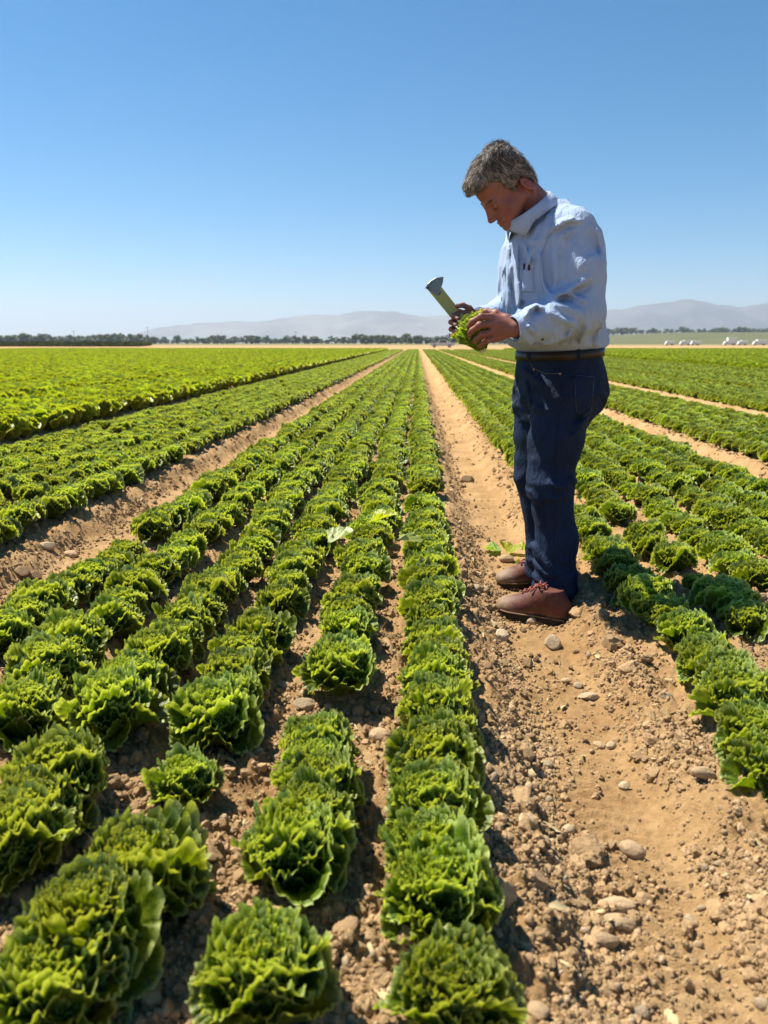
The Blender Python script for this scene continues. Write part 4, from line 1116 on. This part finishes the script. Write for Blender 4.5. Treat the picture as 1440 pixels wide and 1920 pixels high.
disp += arm*ecre*.006*ridged((wx*.5+wz*.87)*15, y*5, (wz*.5-wx*.87)*4, 22)
disp += arm*(.0055*ridged(wx*8+wz*2, y*7, wz*4-wx*2, 24)+.0025*ridged(wx*19, y*14, wz*15, 25))
Zm = lambda L: [(780+a*.2778, 230+b_*.2778) for a, b_ in L]
CR = [(Zm([(870,1195),(1000,1140),(1110,1080),(1175,1030)]), 2.76, .017, .013), (Zm([(960,1140),(1060,1165),(1150,1215)]), 2.74, .009, .010), (Zm([(722,1330),(745,1265),(810,1228),(858,1268)]), 2.70, .017, .010),
      (Zm([(735,1365),(765,1395),(795,1425)]), 2.69, .010, .008), (Zm([(850,1270),(960,1330),(1080,1370)]), 2.72, .011, .014), (Zm([(900,1210),(1010,1250),(1130,1300)]), 2.72, .008, .013),
      (Zm([(835,860),(840,960),(850,1080),(895,1185)]), 2.80, .014, .011), (Zm([(880,750),(950,690),(1060,655)]), 2.86, .010, .009), (Zm([(915,740),(990,690),(1100,680)]), 2.84, .008, .008), (Zm([(985,780),(1010,765),(1040,720)]), 2.80, .007, .008),
      (Zm([(1170,730),(1215,860),(1235,1010)]), 2.90, .010, .014), (Zm([(960,820),(940,950),(960,1080)]), 2.77, .007, .016), (Zm([(1060,800),(1070,940),(1120,1020)]), 2.78, .007, .016),
      (Zm([(700,790),(688,950),(700,1240)]), 2.84, .009, .008), (Zm([(745,800),(760,880),(770,950)]), 2.82, .008, .007), (Zm([(800,830),(780,900),(765,960)]), 2.82, .007, .007), (Zm([(850,640),(810,740),(770,830)]), 2.86, .008, .010),
      (Zm([(895,600),(860,720),(830,830)]), 2.88, .008, .010), (Zm([(605,940),(590,1080),(592,1230)]), 2.88, .010, .007), (Zm([(650,930),(640,1080),(650,1250)]), 2.86, .010, .007), (Zm([(690,1060),(705,1150),(695,1250)]), 2.84, .009, .007), (Zm([(575,1000),(568,1100),(575,1200)]), 2.90, .008, .007),
      (Zm([(1000,1395),(985,1440),(985,1500)]), 2.84, .010, .008), (Zm([(1105,1370),(1090,1430),(1085,1500)]), 2.86, .010, .009), (Zm([(1190,1340),(1195,1420),(1180,1490)]), 2.92, .008, .009), (Zm([(720,1540),(850,1500),(1000,1445)]), 2.82, .010, .010), (Zm([(690,1460),(760,1520),(800,1550)]), 2.84, .009, .009)]
disp += creases(x, z, CR, (l > -.06)*1.0)
disp = np.clip(disp, -.009, .022)*np.clip((z-A3(1045, 657, 3.0)[2])/.025, 0, 1)
SF_.d[near_band] -= disp.astype(np.float32)
# neck opening, cuff openings
CC = A3(993, 396, 2.945); CAX = hu*.80+UPV*.30; CAX /= np.linalg.norm(CAX)
SF_.plane_cut(CC-CAX*.012, CAX, lo=CC-np.array([.11, .12, .10]), hi=CC+np.array([.10, .12, .16]))
SF_.plane_cut(wr_n+cu*.006, cu, lo=wr_n-.07, hi=wr_n+.09); SF_.plane_cut(wr_f+cf*.006, cf, lo=wr_f-.06, hi=wr_f+.09)
SF_.cone(wr_n-cu*.02, wr_n+cu*.05, .034, .034, .002, 'cut'); SF_.cone(wr_f-cf*.02, wr_f+cf*.05, .031, .031, .002, 'cut')
shirt = obj('shirt', to_mesh(SF_, 'shirt', M_SHIRT, 0), person, label='pale blue long-sleeved button-down shirt')
def bvh_of(o): return BVHTree.FromPolygons([v.co.copy() for v in o.data.vertices], [tuple(p.vertices) for p in o.data.polygons])
B_SHIRT = bvh_of(shirt); CAMP = Vector((0, 0, HC))
def cast(bv, px, py):
    d = ray(px, py).normalized(); loc, nor, i, dist = bv.ray_cast(CAMP, d)
    return (np.array(loc), np.array(nor)) if loc is not None else (None, None)
def patch(name, bv, quad, mat, parent, nu=14, nv=14, off=.0028, shape=None, **k):
    """a cloth patch lying on a surface; quad = four picture corners, cast onto the garment"""
    q = np.array(quad, float); V = []; ok = True
    for j in range(nv):
        for i in range(nu):
            u, v = i/(nu-1), j/(nv-1); p = (q[0]*(1-u)+q[1]*u)*(1-v)+(q[3]*(1-u)+q[2]*u)*v
            if shape: p = shape(u, v, p)
            loc, nor = cast(bv, *p)
            if loc is None: loc = V[-1] if V else np.array(at_y(*p, 2.9)); nor = np.array([0, -1, 0])
            edge = i in (0, nu-1) or j in (0, nv-1)
            V.append(loc+nor*(-.001 if edge else off))
    return obj(name, mesh_np(name, np.array(V), grid_faces(nu, nv), True, mats=[mat]), parent, **k)
def line_on(name, bv, pts, r, mat, parent, off=.0008, n=24, **k):
    pts = np.array(pts, float); s = np.linspace(0, len(pts)-1, n); P = []
    for t in s:
        p = [np.interp(t, np.arange(len(pts)), pts[:, q]) for q in (0, 1)]; loc, nor = cast(bv, *p)
        if loc is not None: P.append(loc+nor*off)
    if len(P) < 3: return None
    b = MB(); b.tube(P, r, 5); return b.build(name, mat, parent, True, **k)
M_SEAM = plain('shirt_thread', (.30, .38, .54), .8); M_BUTTON = plain('dark_button', (.03, .045, .08), .35, .1, 50, .5)
patch('chest_pocket', B_SHIRT, [(973,503),(1000,505),(1004,548),(975,548)], M_SHIRT, shirt, off=.0040)
patch('front_placket', B_SHIRT, [(949,462),(958,462),(956,640),(948,640)], M_SHIRT, shirt, 5, 40, .0032)
def disc(name, bv, px, py, rad, mat, parent, th=.0025):
    loc, nor = cast(bv, px, py)
    if loc is None: return
    b = MB(); b.tube([loc-nor*.001, loc+nor*th*.8, loc+nor*th], [rad, rad, rad*.8], 14); return b.build(name, mat, parent, False)
for (px, py) in ((956, 478), (953, 512), (951, 546), (951, 580), (1017, 636), (972, 635)): disc('button', B_SHIRT, px, py, .0052, M_BUTTON, shirt)
M_PEN = plain('black_pen', (.01, .012, .02), .3, .1, 50, .5)
for (px, py) in ((984, 499), (992, 500)):
    loc, nor = cast(B_SHIRT, px, py)
    b = MB(); b.tube([loc+nor*.001-UPV*.012, loc+nor*.003+UPV*.004, loc+nor*.003+UPV*.009], [.0042, .0042, .002], 8); b.build('pocket_pen', M_PEN, None, True, label='%s pen clipped in the chest pocket' % ('left black' if px < 990 else 'right black'), cat='pen', group='pens in the shirt pocket')
line_on('pocket_hem', B_SHIRT, [(973,509),(1000,511)], .0011, M_SEAM, shirt); line_on('pocket_hem', B_SHIRT, [(973,503),(974,528),(976,548),(1003,548),(1001,526),(1000,505)], .0013, M_SEAM, shirt)
line_on('shoulder_seam', B_SHIRT, [(1046,420),(1028,445),(1014,480),(1012,520),(1020,548)], .0016, M_SEAM, shirt)
# cuff band
tt = np.linspace(0, 2*math.pi, 40, endpoint=False)
def band(name, c0, axis, r0, r1, w, th, mat, parent, squash=1.0):
    axis = axis/np.linalg.norm(axis); a = np.cross(axis, UPV); a /= np.linalg.norm(a); b_ = np.cross(axis, a)
    prof = [(-w/2, r0), (-w/2, r0+th), (w/2, r1+th), (w/2, r1)]; V = []
    for (o, rr_) in prof:
        for t in tt: V.append(c0+axis*o+(a*math.cos(t)*squash+b_*math.sin(t))*rr_)
    V = np.array(V); F = np.concatenate([grid_faces(40, 4, True), np.stack([np.arange(40)+120, (np.arange(40)+1) % 40+120, (np.arange(40)+1) % 40, np.arange(40)], 1)])
    return obj(name, mesh_np(name, V, F, True, mats=[mat]), parent)
band('cuff', wr_n-cu*.012, cu, .0425, .0405, .046, .0035, M_SHIRT, shirt); band('cuff', wr_f-cf*.010, cf, .0395, .0375, .044, .0035, M_SHIRT, shirt)

# collar: a stand round the neck and a folded leaf with points
def collar():
    n = 61; th = np.linspace(-math.pi*.985, math.pi*.985, n)          # 0 = nape, +-pi = throat
    V = []; ax = CAX
    fwd = FW*.75+np.array([-.25, 0, 0]); fwd = fwd-ax*(fwd@ax); fwd /= np.linalg.norm(fwd); lf = np.cross(ax, fwd); lf = lf if lf@LF > 0 else -lf
    for j, (up0, rad0) in enumerate([(-.022, .096), (.012, .090), (.018, .0915), (.016, .0950), (-.002, .1010), (-.022, .1080)]):
        for t in th:
            w = abs(t)/math.pi
            dirv = -fwd*math.cos(t)*rad0*1.0+lf*math.sin(t)*rad0*.90
            up = up0
            if j >= 4:
                pt = np.clip(1-abs(w-.80)/.13, 0, 1)**1.2
                up = up0-(.026 if j == 5 else .012)*pt-(.014 if j == 5 else .006)*np.clip(1-w*2, 0, 1)
                dirv = dirv*(1+.06*pt*(j-3))
                if w > .90: up += (.016 if j == 5 else .008)*(w-.90)/.085
            V.append(CC+dirv+ax*up)
    V = np.array(V); F = grid_faces(n, 6)
    return obj('collar', mesh_np('collar', V, F, True, mats=[M_SHIRT]), shirt)
col_o = collar(); sm = col_o.modifiers.new('thickness', 'SOLIDIFY'); sm.thickness = .0022; sm.offset = 0

# ---- jeans
JF = Field((.18, 2.60, GND-.01), (.88, 3.42, 1.06), .004)
JT = [(662,1047,.132,.170),(680,1048,.138,.178),(705,1050,.146,.186),(735,1050,.147,.190),(765,1042,.130,.185),(790,1036,.10,.15)]
fnj, tzj = torso_fn(JT, 0.0, 2.3); JF.put(fnj, (.2, 2.65, .7), (.85, 3.4, 1.03), .01)
hp_n = A3(1052, 735, 2.905); kn_n = A3(1031, 905, 2.875); sn_n = A3(1044, 1010, 2.885); an_n = A3(1040, 1098, 2.88)
hp_f = A3(1012, 735, 3.085); kn_f = A3(1003, 895, 3.11); sn_f = A3(1020, 990, 3.13); an_f = A3(1021, 1066, 3.14)
JF.ell(A3(1083, 735, 2.96), [FW, LF, UPV], (.072, .085, .092), .05)
JF.ell(A3(1072, 735, 3.06), [FW, LF, UPV], (.072, .080, .090), .05)
JF.chain([hp_n, (hp_n*.5+kn_n*.5)+np.array([.006, 0, 0]), kn_n, sn_n, an_n], [.104, .096, .082, .076, .080], .03)
JF.chain([hp_f, (hp_f*.5+kn_f*.5), kn_f, sn_f, an_f], [.100, .090, .079, .072, .074], .018)
near_band = np.abs(JF.d) < .024; ii = np.argwhere(near_band); x = JF.ax[0][ii[:, 0]]; y = JF.ax[1][ii[:, 1]]; z = JF.ax[2][ii[:, 2]]
stack = np.clip((.34-z)/.22, 0, 1); knee = np.exp(-((z-.56)/.13)**2); hip = np.exp(-((z-.84)/.08)**2)
wx = x+.02*noise3(x*8, y*8, z*8, 41); wz = z+.02*noise3(x*8, y*8, z*8, 42)
disp = .003*ridged(wx*10, y*10, wz*4, 3)+stack*(.013*ridged(wx*6+wz*3, y*6, wz*13, 9)+.005*ridged(wx*12, y*12, wz*22, 19))+knee*.008*ridged(wx*5-wz*4, y*5, wz*11, 14)+hip*.009*ridged(wx*8+wz*8, y*7, wz*10-wx*5, 27)
Zj = lambda L: [(860+a*.2917, 640+b_*.2917) for a, b_ in L]
CJ = [(Zj([(420,170),(490,240),(570,310)]), 2.86, .012, .013), (Zj([(440,240),(450,330),(470,430)]), 2.86, .010, .010), (Zj([(480,420),(530,440),(590,430)]), 2.84, .008, .012), (Zj([(370,300),(400,350),(425,400)]), 2.95, .012, .010),
      (Zj([(340,860),(380,930),(440,975)]), 3.02, .012, .011), (Zj([(450,960),(490,1010),(530,1050)]), 2.80, .014, .011), (Zj([(560,900),(640,930),(740,930)]), 2.80, .009, .012), (Zj([(700,850),(730,890),(760,900)]), 2.86, .010, .010), (Zj([(540,1000),(620,1010),(730,980)]), 2.80, .008, .012),
      (Zj([(500,1050),(510,1130),(540,1210)]), 2.82, .010, .010), (Zj([(440,1300),(480,1350),(500,1410)]), 2.84, .016, .011), (Zj([(480,1320),(530,1400),(600,1470)]), 2.81, .016, .012), (Zj([(480,1440),(560,1500),(640,1500)]), 2.80, .014, .011), (Zj([(480,1540),(560,1590),(660,1600)]), 2.80, .010, .010),
      (Zj([(600,1380),(680,1420),(740,1410)]), 2.80, .008, .012), (Zj([(800,480),(750,540),(690,600)]), 2.88, .014, .013), (Zj([(830,440),(780,500),(700,540)]), 2.88, .009, .010), (Zj([(440,560),(450,680),(480,800)]), 2.82, .008, .016)]
disp += creases(x, z, CJ, (y < 3.02)*1.0); disp = np.clip(disp, -.011, .020)
JF.d[near_band] -= disp.astype(np.float32)
hem_n = A3(1040, 1130, 2.88)[2]; hem_f = A3(1021, 1098, 3.14)[2]
JF.plane_cut((an_n[0], 2.9, hem_n), (-.25, 0, -1), lo=(.18, 2.60, JF.lo[2]), hi=(.88, 3.0, hem_n+.10))
JF.plane_cut((an_f[0], 3.1, hem_f), (-.25, 0, -1), lo=(.18, 3.0, JF.lo[2]), hi=(.88, 3.42, hem_f+.10))
jeans = obj('jeans', to_mesh(JF, 'jeans', M_DENIM, 1), person, label='dark blue denim jeans')
B_JEANS = bvh_of(jeans)
M_STITCH = plain('denim_stitch', (.12, .115, .12), .8); M_RIVET = plain('copper_rivet', (.55, .28, .16), .4, .1, 50, .5, .8)
patch('back_pocket', B_JEANS, [(1075,700),(1118,704),(1112,775),(1080,775)], M_DENIM, jeans, off=.0065, shape=lambda u, v, p: p+np.array([0, 10*(1-abs(2*u-1))*v]))
line_on('side_seam', B_JEANS, [(1056,712),(1047,780),(1038,900),(1039,1000),(1037,1095)], .0012, M_DENIM, jeans, n=90)
line_on('pocket_seam', B_JEANS, [(990,672),(1000,690),(1020,700),(1052,701)], .0014, M_STITCH, jeans)
B_BP = bvh_of(bpy.data.objects['back_pocket'])
line_on('pocket_stitch', B_BP, [(1077,703),(1115,707)], .0012, M_STITCH, jeans); line_on('pocket_stitch', B_BP, [(1077,704),(1081,770),(1095,780),(1109,771),(1114,708)], .0012, M_STITCH, jeans, n=50)
disc('rivet', B_JEANS, 1050, 701, .0045, M_RIVET, jeans); disc('rivet', B_JEANS, 1001, 693, .004, M_RIVET, jeans)
# belt
M_BELT = plain('brown_belt_leather', (.014, .009, .008), .45, .2, 30, .4, 0, .3)
def belt():
    n = 72; V = []
    T = {py: (px, a, b) for py, px, a, b in TORSO}
    for (dz, o) in ((-.017, .0), (-.016, .005), (.016, .005), (.017, .0)):
        for t in np.linspace(0, 2*math.pi, n, endpoint=False):
            c = A3(1048, 662, 3.0); a, b_ = .1365+o, .175+o
            ct, st = math.cos(t), math.sin(t); k = (abs(ct)**2.35+abs(st)**2.35)**(-1/2.35)
            V.append(c+FW*ct*k*a+LF*st*k*b_+UPV*(dz-.012*ct))
    F = np.concatenate([grid_faces(n, 4, True), np.stack([np.arange(n)+3*n, (np.arange(n)+1) % n+3*n, (np.arange(n)+1) % n, np.arange(n)], 1)])
    return obj('belt', mesh_np('belt', np.array(V), F, True, mats=[M_BELT]), person, label='dark brown leather belt')
belt_o = belt(); B_BELT = bvh_of(belt_o)
for px in (1085, 992): patch('belt_loop', B_BELT, [(px-4,651),(px+4,651),(px+4,674),(px-4,674)], M_DENIM, jeans, 5, 9, .006)

# ---- boots
M_BOOT = fabric('red_brown_leather', (.20, .065, .040), (.13, .042, .028), 200, .35, .6)
M_DUST = fabric('dusty_toe_leather', (.36, .25, .16), (.25, .15, .09), 150, .4, .85)
M_SOLE = plain('dark_rubber_sole', (.030, .022, .018), .8, .3, 40, .3, 0, .4); M_LACE = plain('dark_red_lace', (.26, .07, .05), .7, .3, 200, .3, 0, .5)
tb = NT('boot_leather'); _co = tb.coord('Object'); 
_c = tb.ramp(tb.noise(28, 6, .7, _co), [(.3, (.085, .026, .020)), (.7, (.15, .047, .034))])
_d = tb.ramp(tb.noise(40, 5, .7, _co), [(.3, (.20, .13, .08)), (.7, (.33, .23, .15))])
_f = tb.math('ADD', tb.attr('dust'), tb.math('MULTIPLY', tb.math('SUBTRACT', tb.noise(35, 5, .7, _co), .5), .7), True)

M_BOOTL = tb.done(tb.principled(tb.mix(_f, _c, _d), .62, tb.bump(tb.noise(120, 4, .6, _co), .4, .004), .35))
M_WELT = plain('tan_welt', (.20, .12, .07), .8, .3, 80)
def boot(toe, heel, label):
    """toe, heel: points on the soil"""
    toe = np.array(toe); heel = np.array(heel); g = (toe+heel)/2; L = np.linalg.norm(toe-heel); d = (toe-heel)/L; s = np.cross(UPV, d); s /= np.linalg.norm(s); up = np.cross(d, s)
    o = lambda a, b, c: heel+d*a*L+s*b+up*c
    F = Field(np.minimum(toe, heel)-.12, np.maximum(toe, heel)+np.array([.12, .12, .22]), .003)
    ax = [d, s, up]
    F.ell(o(.80, 0, .040), ax, (.066, .049, .034), .02); F.ell(o(.60, 0, .048), ax, (.080, .047, .045), .03)
    F.ell(o(.18, 0, .060), ax, (.058, .042, .058), .03); F.cone(o(.52, 0, .078), o(.30, 0, .112), .040, .047, .03)
    F.cone(o(.24, 0, .07), o(.26, 0, .115), .043, .042, .03)
    F.cone(o(.92, -.012, .036), o(.92, .012, .036), .024, .024, .02)
    F.plane_cut(o(0, 0, .022), -up); F.plane_cut(o(0, 0, .135), up)
    for q in (.62, .40): F.cone(o(q, -.06, .055+.02*(q < .5)), o(q+.04, 0, .112+.01*(q < .5)), .003, .003, .004, 'cut')
    def at(V):
        a = (V-heel)@d/L; h = (V-heel)@up
        return {'dust': np.clip((a-.72)/.2, 0, 1)*.9+np.clip((.05-h)/.03, 0, .5)}
    up_o = obj('boot', to_mesh(F, 'boot', M_BOOTL, 1, at), person, label=label)
    F2 = Field(np.minimum(toe, heel)-.10, np.maximum(toe, heel)+.10, .003)
    prof = [(.02, .040), (.20, .043), (.45, .041), (.62, .052), (.80, .055), (.92, .043), (.985, .022)]
    pa = np.array([p[0] for p in prof])*L; pw = np.array([p[1] for p in prof])
    def fs(X, Y, Z):
        a = (X-heel[0])*d[0]+(Y-heel[1])*d[1]+(Z-heel[2])*d[2]; b = (X-heel[0])*s[0]+(Y-heel[1])*s[1]+(Z-heel[2])*s[2]; h = (X-heel[0])*up[0]+(Y-heel[1])*up[1]+(Z-heel[2])*up[2]
        w = np.interp(a, pa, pw); e = np.maximum(np.maximum(-a-.005, a-L*1.0), np.abs(b)-w)
        return np.maximum(np.maximum(e, np.abs(h-.014)-.013), -(np.hypot(a-L*.36, h+.012)-.018))
    F2.put(fs, F2.lo+.04, np.array(F2.ax_hi())-.04, .004)
    obj('sole', to_mesh(F2, 'sole', M_SOLE, 1), up_o)
    bw = MB(); q_ = np.linspace(.03, .985, 30); w_ = np.interp(q_*L, pa, pw)+.002
    bw.tube([o(a_, w0, .0285) for a_, w0 in zip(q_, w_)]+[o(a_, -w0, .0285) for a_, w0 in zip(q_[::-1], w_[::-1])], .0032, 5); bw.build('welt', M_WELT, up_o, True)
    bv = bvh_of(up_o); b = MB()
    def top(a, c):
        loc, nor, i, dd = bv.ray_cast(Vector(o(a, c, .30)), Vector(-up)); return np.array(loc)+up*.003 if loc is not None else o(a, c, .12)
    for k in range(5):
        a0 = .66-.075*k; w = .018+.002*k
        b.tube([top(a0, -w), top(a0-.02, 0)+up*.003, top(a0-.05, w)], .0036, 6); b.tube([top(a0, w), top(a0-.02, 0)+up*.005, top(a0-.05, -w)], .0036, 6)
    for sg in (-1, 1):
        c = top(.40, 0)+up*.004; t = np.linspace(0, 2*math.pi, 14)
        b.tube([c+d*.012*math.sin(q)+s*sg*(.022-.022*math.cos(q))+up*(.010*math.sin(q/2)) for q in t], .0034, 6)
        b.tube([c, c+s*sg*.025+d*.02-up*.004, c+s*sg*.036+d*.035-up*.022], .0034, 6)
    b.build('lace', M_LACE, up_o, True)
    return up_o
def soil(px, py, dz=0.0):
    p = at_z(px, py, .0)
    for _ in range(5): p = at_z(px, py, float(ground_z(p.x, p.y, False)))
    return np.array((p.x, p.y, p.z+dz))
tn_ = soil(934, 1152); hn_ = soil(1068, 1160); tn_[2] = hn_[2] = min(tn_[2], hn_[2])+.004
nb = boot(tn_+np.array([.004, 0, .004]), hn_+np.array([0, .015, 0]), 'near red-brown leather boot with dusty toe')
tf_ = soil(934, 1102); hf_ = tf_+np.array([.272, .07, -.0]); 
fb = boot(tf_+np.array([0, 0, .004]), hf_, 'far red-brown leather boot, partly behind the near one')
# socks-free gap is covered by the hem; the hem is a turned band
M_HEM = fabric('denim_hem', (.06, .09, .15), (.03, .05, .09), 900, .45)
# ------------------------------------------------------------------ what he holds
# harvesting knife: flat yellow-green shaft, grey hatchet-shaped end
M_SHAFT = plain('yellow_green_shaft', (.34, .36, .10), .35, .25, 25, .5, 0.0, .2); M_STEEL = plain('dull_grey_steel', (.20, .225, .21), .42, .25, 30, .5, .55, .2)
k0 = A3(868, 606, 2.852); k1 = A3(817, 544, 2.862)
kd = k1-k0; KL = np.linalg.norm(kd); kd /= KL; kn = np.array([.12, -1, .08]); kn -= kd*(kn@kd); kn /= np.linalg.norm(kn); kw = np.cross(kn, kd)
if kw[0] < 0: kw = -kw
knife = obj('harvesting_knife', None, None, tuple(k0), label='harvesting knife with yellow-green shaft and grey hatchet-shaped end held upright', cat='knife')
def plate(name, outline, th, mat, parent, bev=.0012):
    o = np.array(outline); n = len(o); c = o.mean(0); V = []
    for zz, ins in ((-th/2, bev), (-th/2+bev, 0), (th/2-bev, 0), (th/2, bev)):
        q = o+(c-o)/np.linalg.norm(c-o, axis=1)[:, None]*ins
        V += [kd*a*1.0+kw*b+kn*zz for a, b in q]
    m = MB(); m._cap(np.array(V), grid_faces(n, 4, True), None, (0, 0, 0), [list(range(n))[::-1], list(range(3*n, 4*n))])
    return obj(name, m.mesh(name, mat, False), parent)
plate('shaft', [(-.055, -.019), (.04, -.021), (KL+.02, -.021), (KL+.02, .023), (.04, .021), (-.055, .019)], .007, M_SHAFT, knife)
pp = [A3(*q, 2.862)-k0 for q in ((797, 540), (801, 533), (808, 526), (818, 520), (832, 518), (831, 528), (828, 537), (824, 544), (829, 548), (822, 557), (815, 551), (806, 545))]
head = plate('blade_head', [((v@kd), (v@kw)) for v in pp], .0085, M_STEEL, knife)
b = MB(); c = A3(803, 540, 2.862)-k0; b.tube([c-kn*.007, c+kn*.007], .0035, 10); b.build('rivet', M_TYRE, knife)
for q in ((824, 551), (836, 566)):
    b = MB(); c = A3(*q, 2.862)-k0; b.tube([c-kn*.0055, c+kn*.0055], .0022, 8); b.build('rivet', M_TYRE, knife)

# the cut lettuce
base = A3(906, 660, 2.775); tip = A3(880, 582, 2.785); axis = Vector(tip-base).normalized()
held = obj('held_lettuce', None, None, tuple(base), label='freshly cut lettuce head held in the man\'s hands', cat='lettuce')
q = Vector((0, 0, 1)).rotation_difference(axis)
rng = np.random.RandomState(71)
M_HELD = leaf_material('held_lettuce_leaf', (.085, .16, .010), (.16, .25, .018), (.30, .38, .05), (2.3, 2.1, .5))
parts = []
for k in range(22):
    i = (k+.5)/22
    parts.append((lambda L: (rotz(L[0], k*2.39996), L[1], L[2], L[3]))(leaf_geo(rng, .098+.030*i, math.radians(58), 81, 8, math.radians(90-14*i+rng.uniform(-4, 4)), math.radians(-4+rng.uniform(-14, 14)), .34, .10, heart=max(0, .4-.6*i), waves=12, zbase=.028*(1-i), rbase=.004+.014*i)))
o = obj('inner_leaves', join_leaves(parts, 'inner_leaves', M_HELD), held); o.rotation_mode = 'QUATERNION'; o.rotation_quaternion = q; o.scale = (.92,)*3
for k in range(6):
    rg = np.random.RandomState(720+k)
    L = leaf_geo(rg, .150, math.radians(50), 91, 10, math.radians(66), math.radians(rg.uniform(18, 44)), .34, .055, waves=12, rbase=.012)
    o = obj('leaf', join_leaves([L], 'leaf', M_HELD), held); o.rotation_mode = 'QUATERNION'; o.rotation_quaternion = q @ Euler((0, 0, -1.9+k*2*math.pi/6)).to_quaternion(); o.scale = (.95,)*3
b = MB(); ax = np.array(axis); b.tube([-ax*.002, ax*.008, ax*.02], [.011, .013, .010], 12); b.build('cut_stem', plain('pale_stem', (.55, .58, .36), .5, .15, 80), held, True)
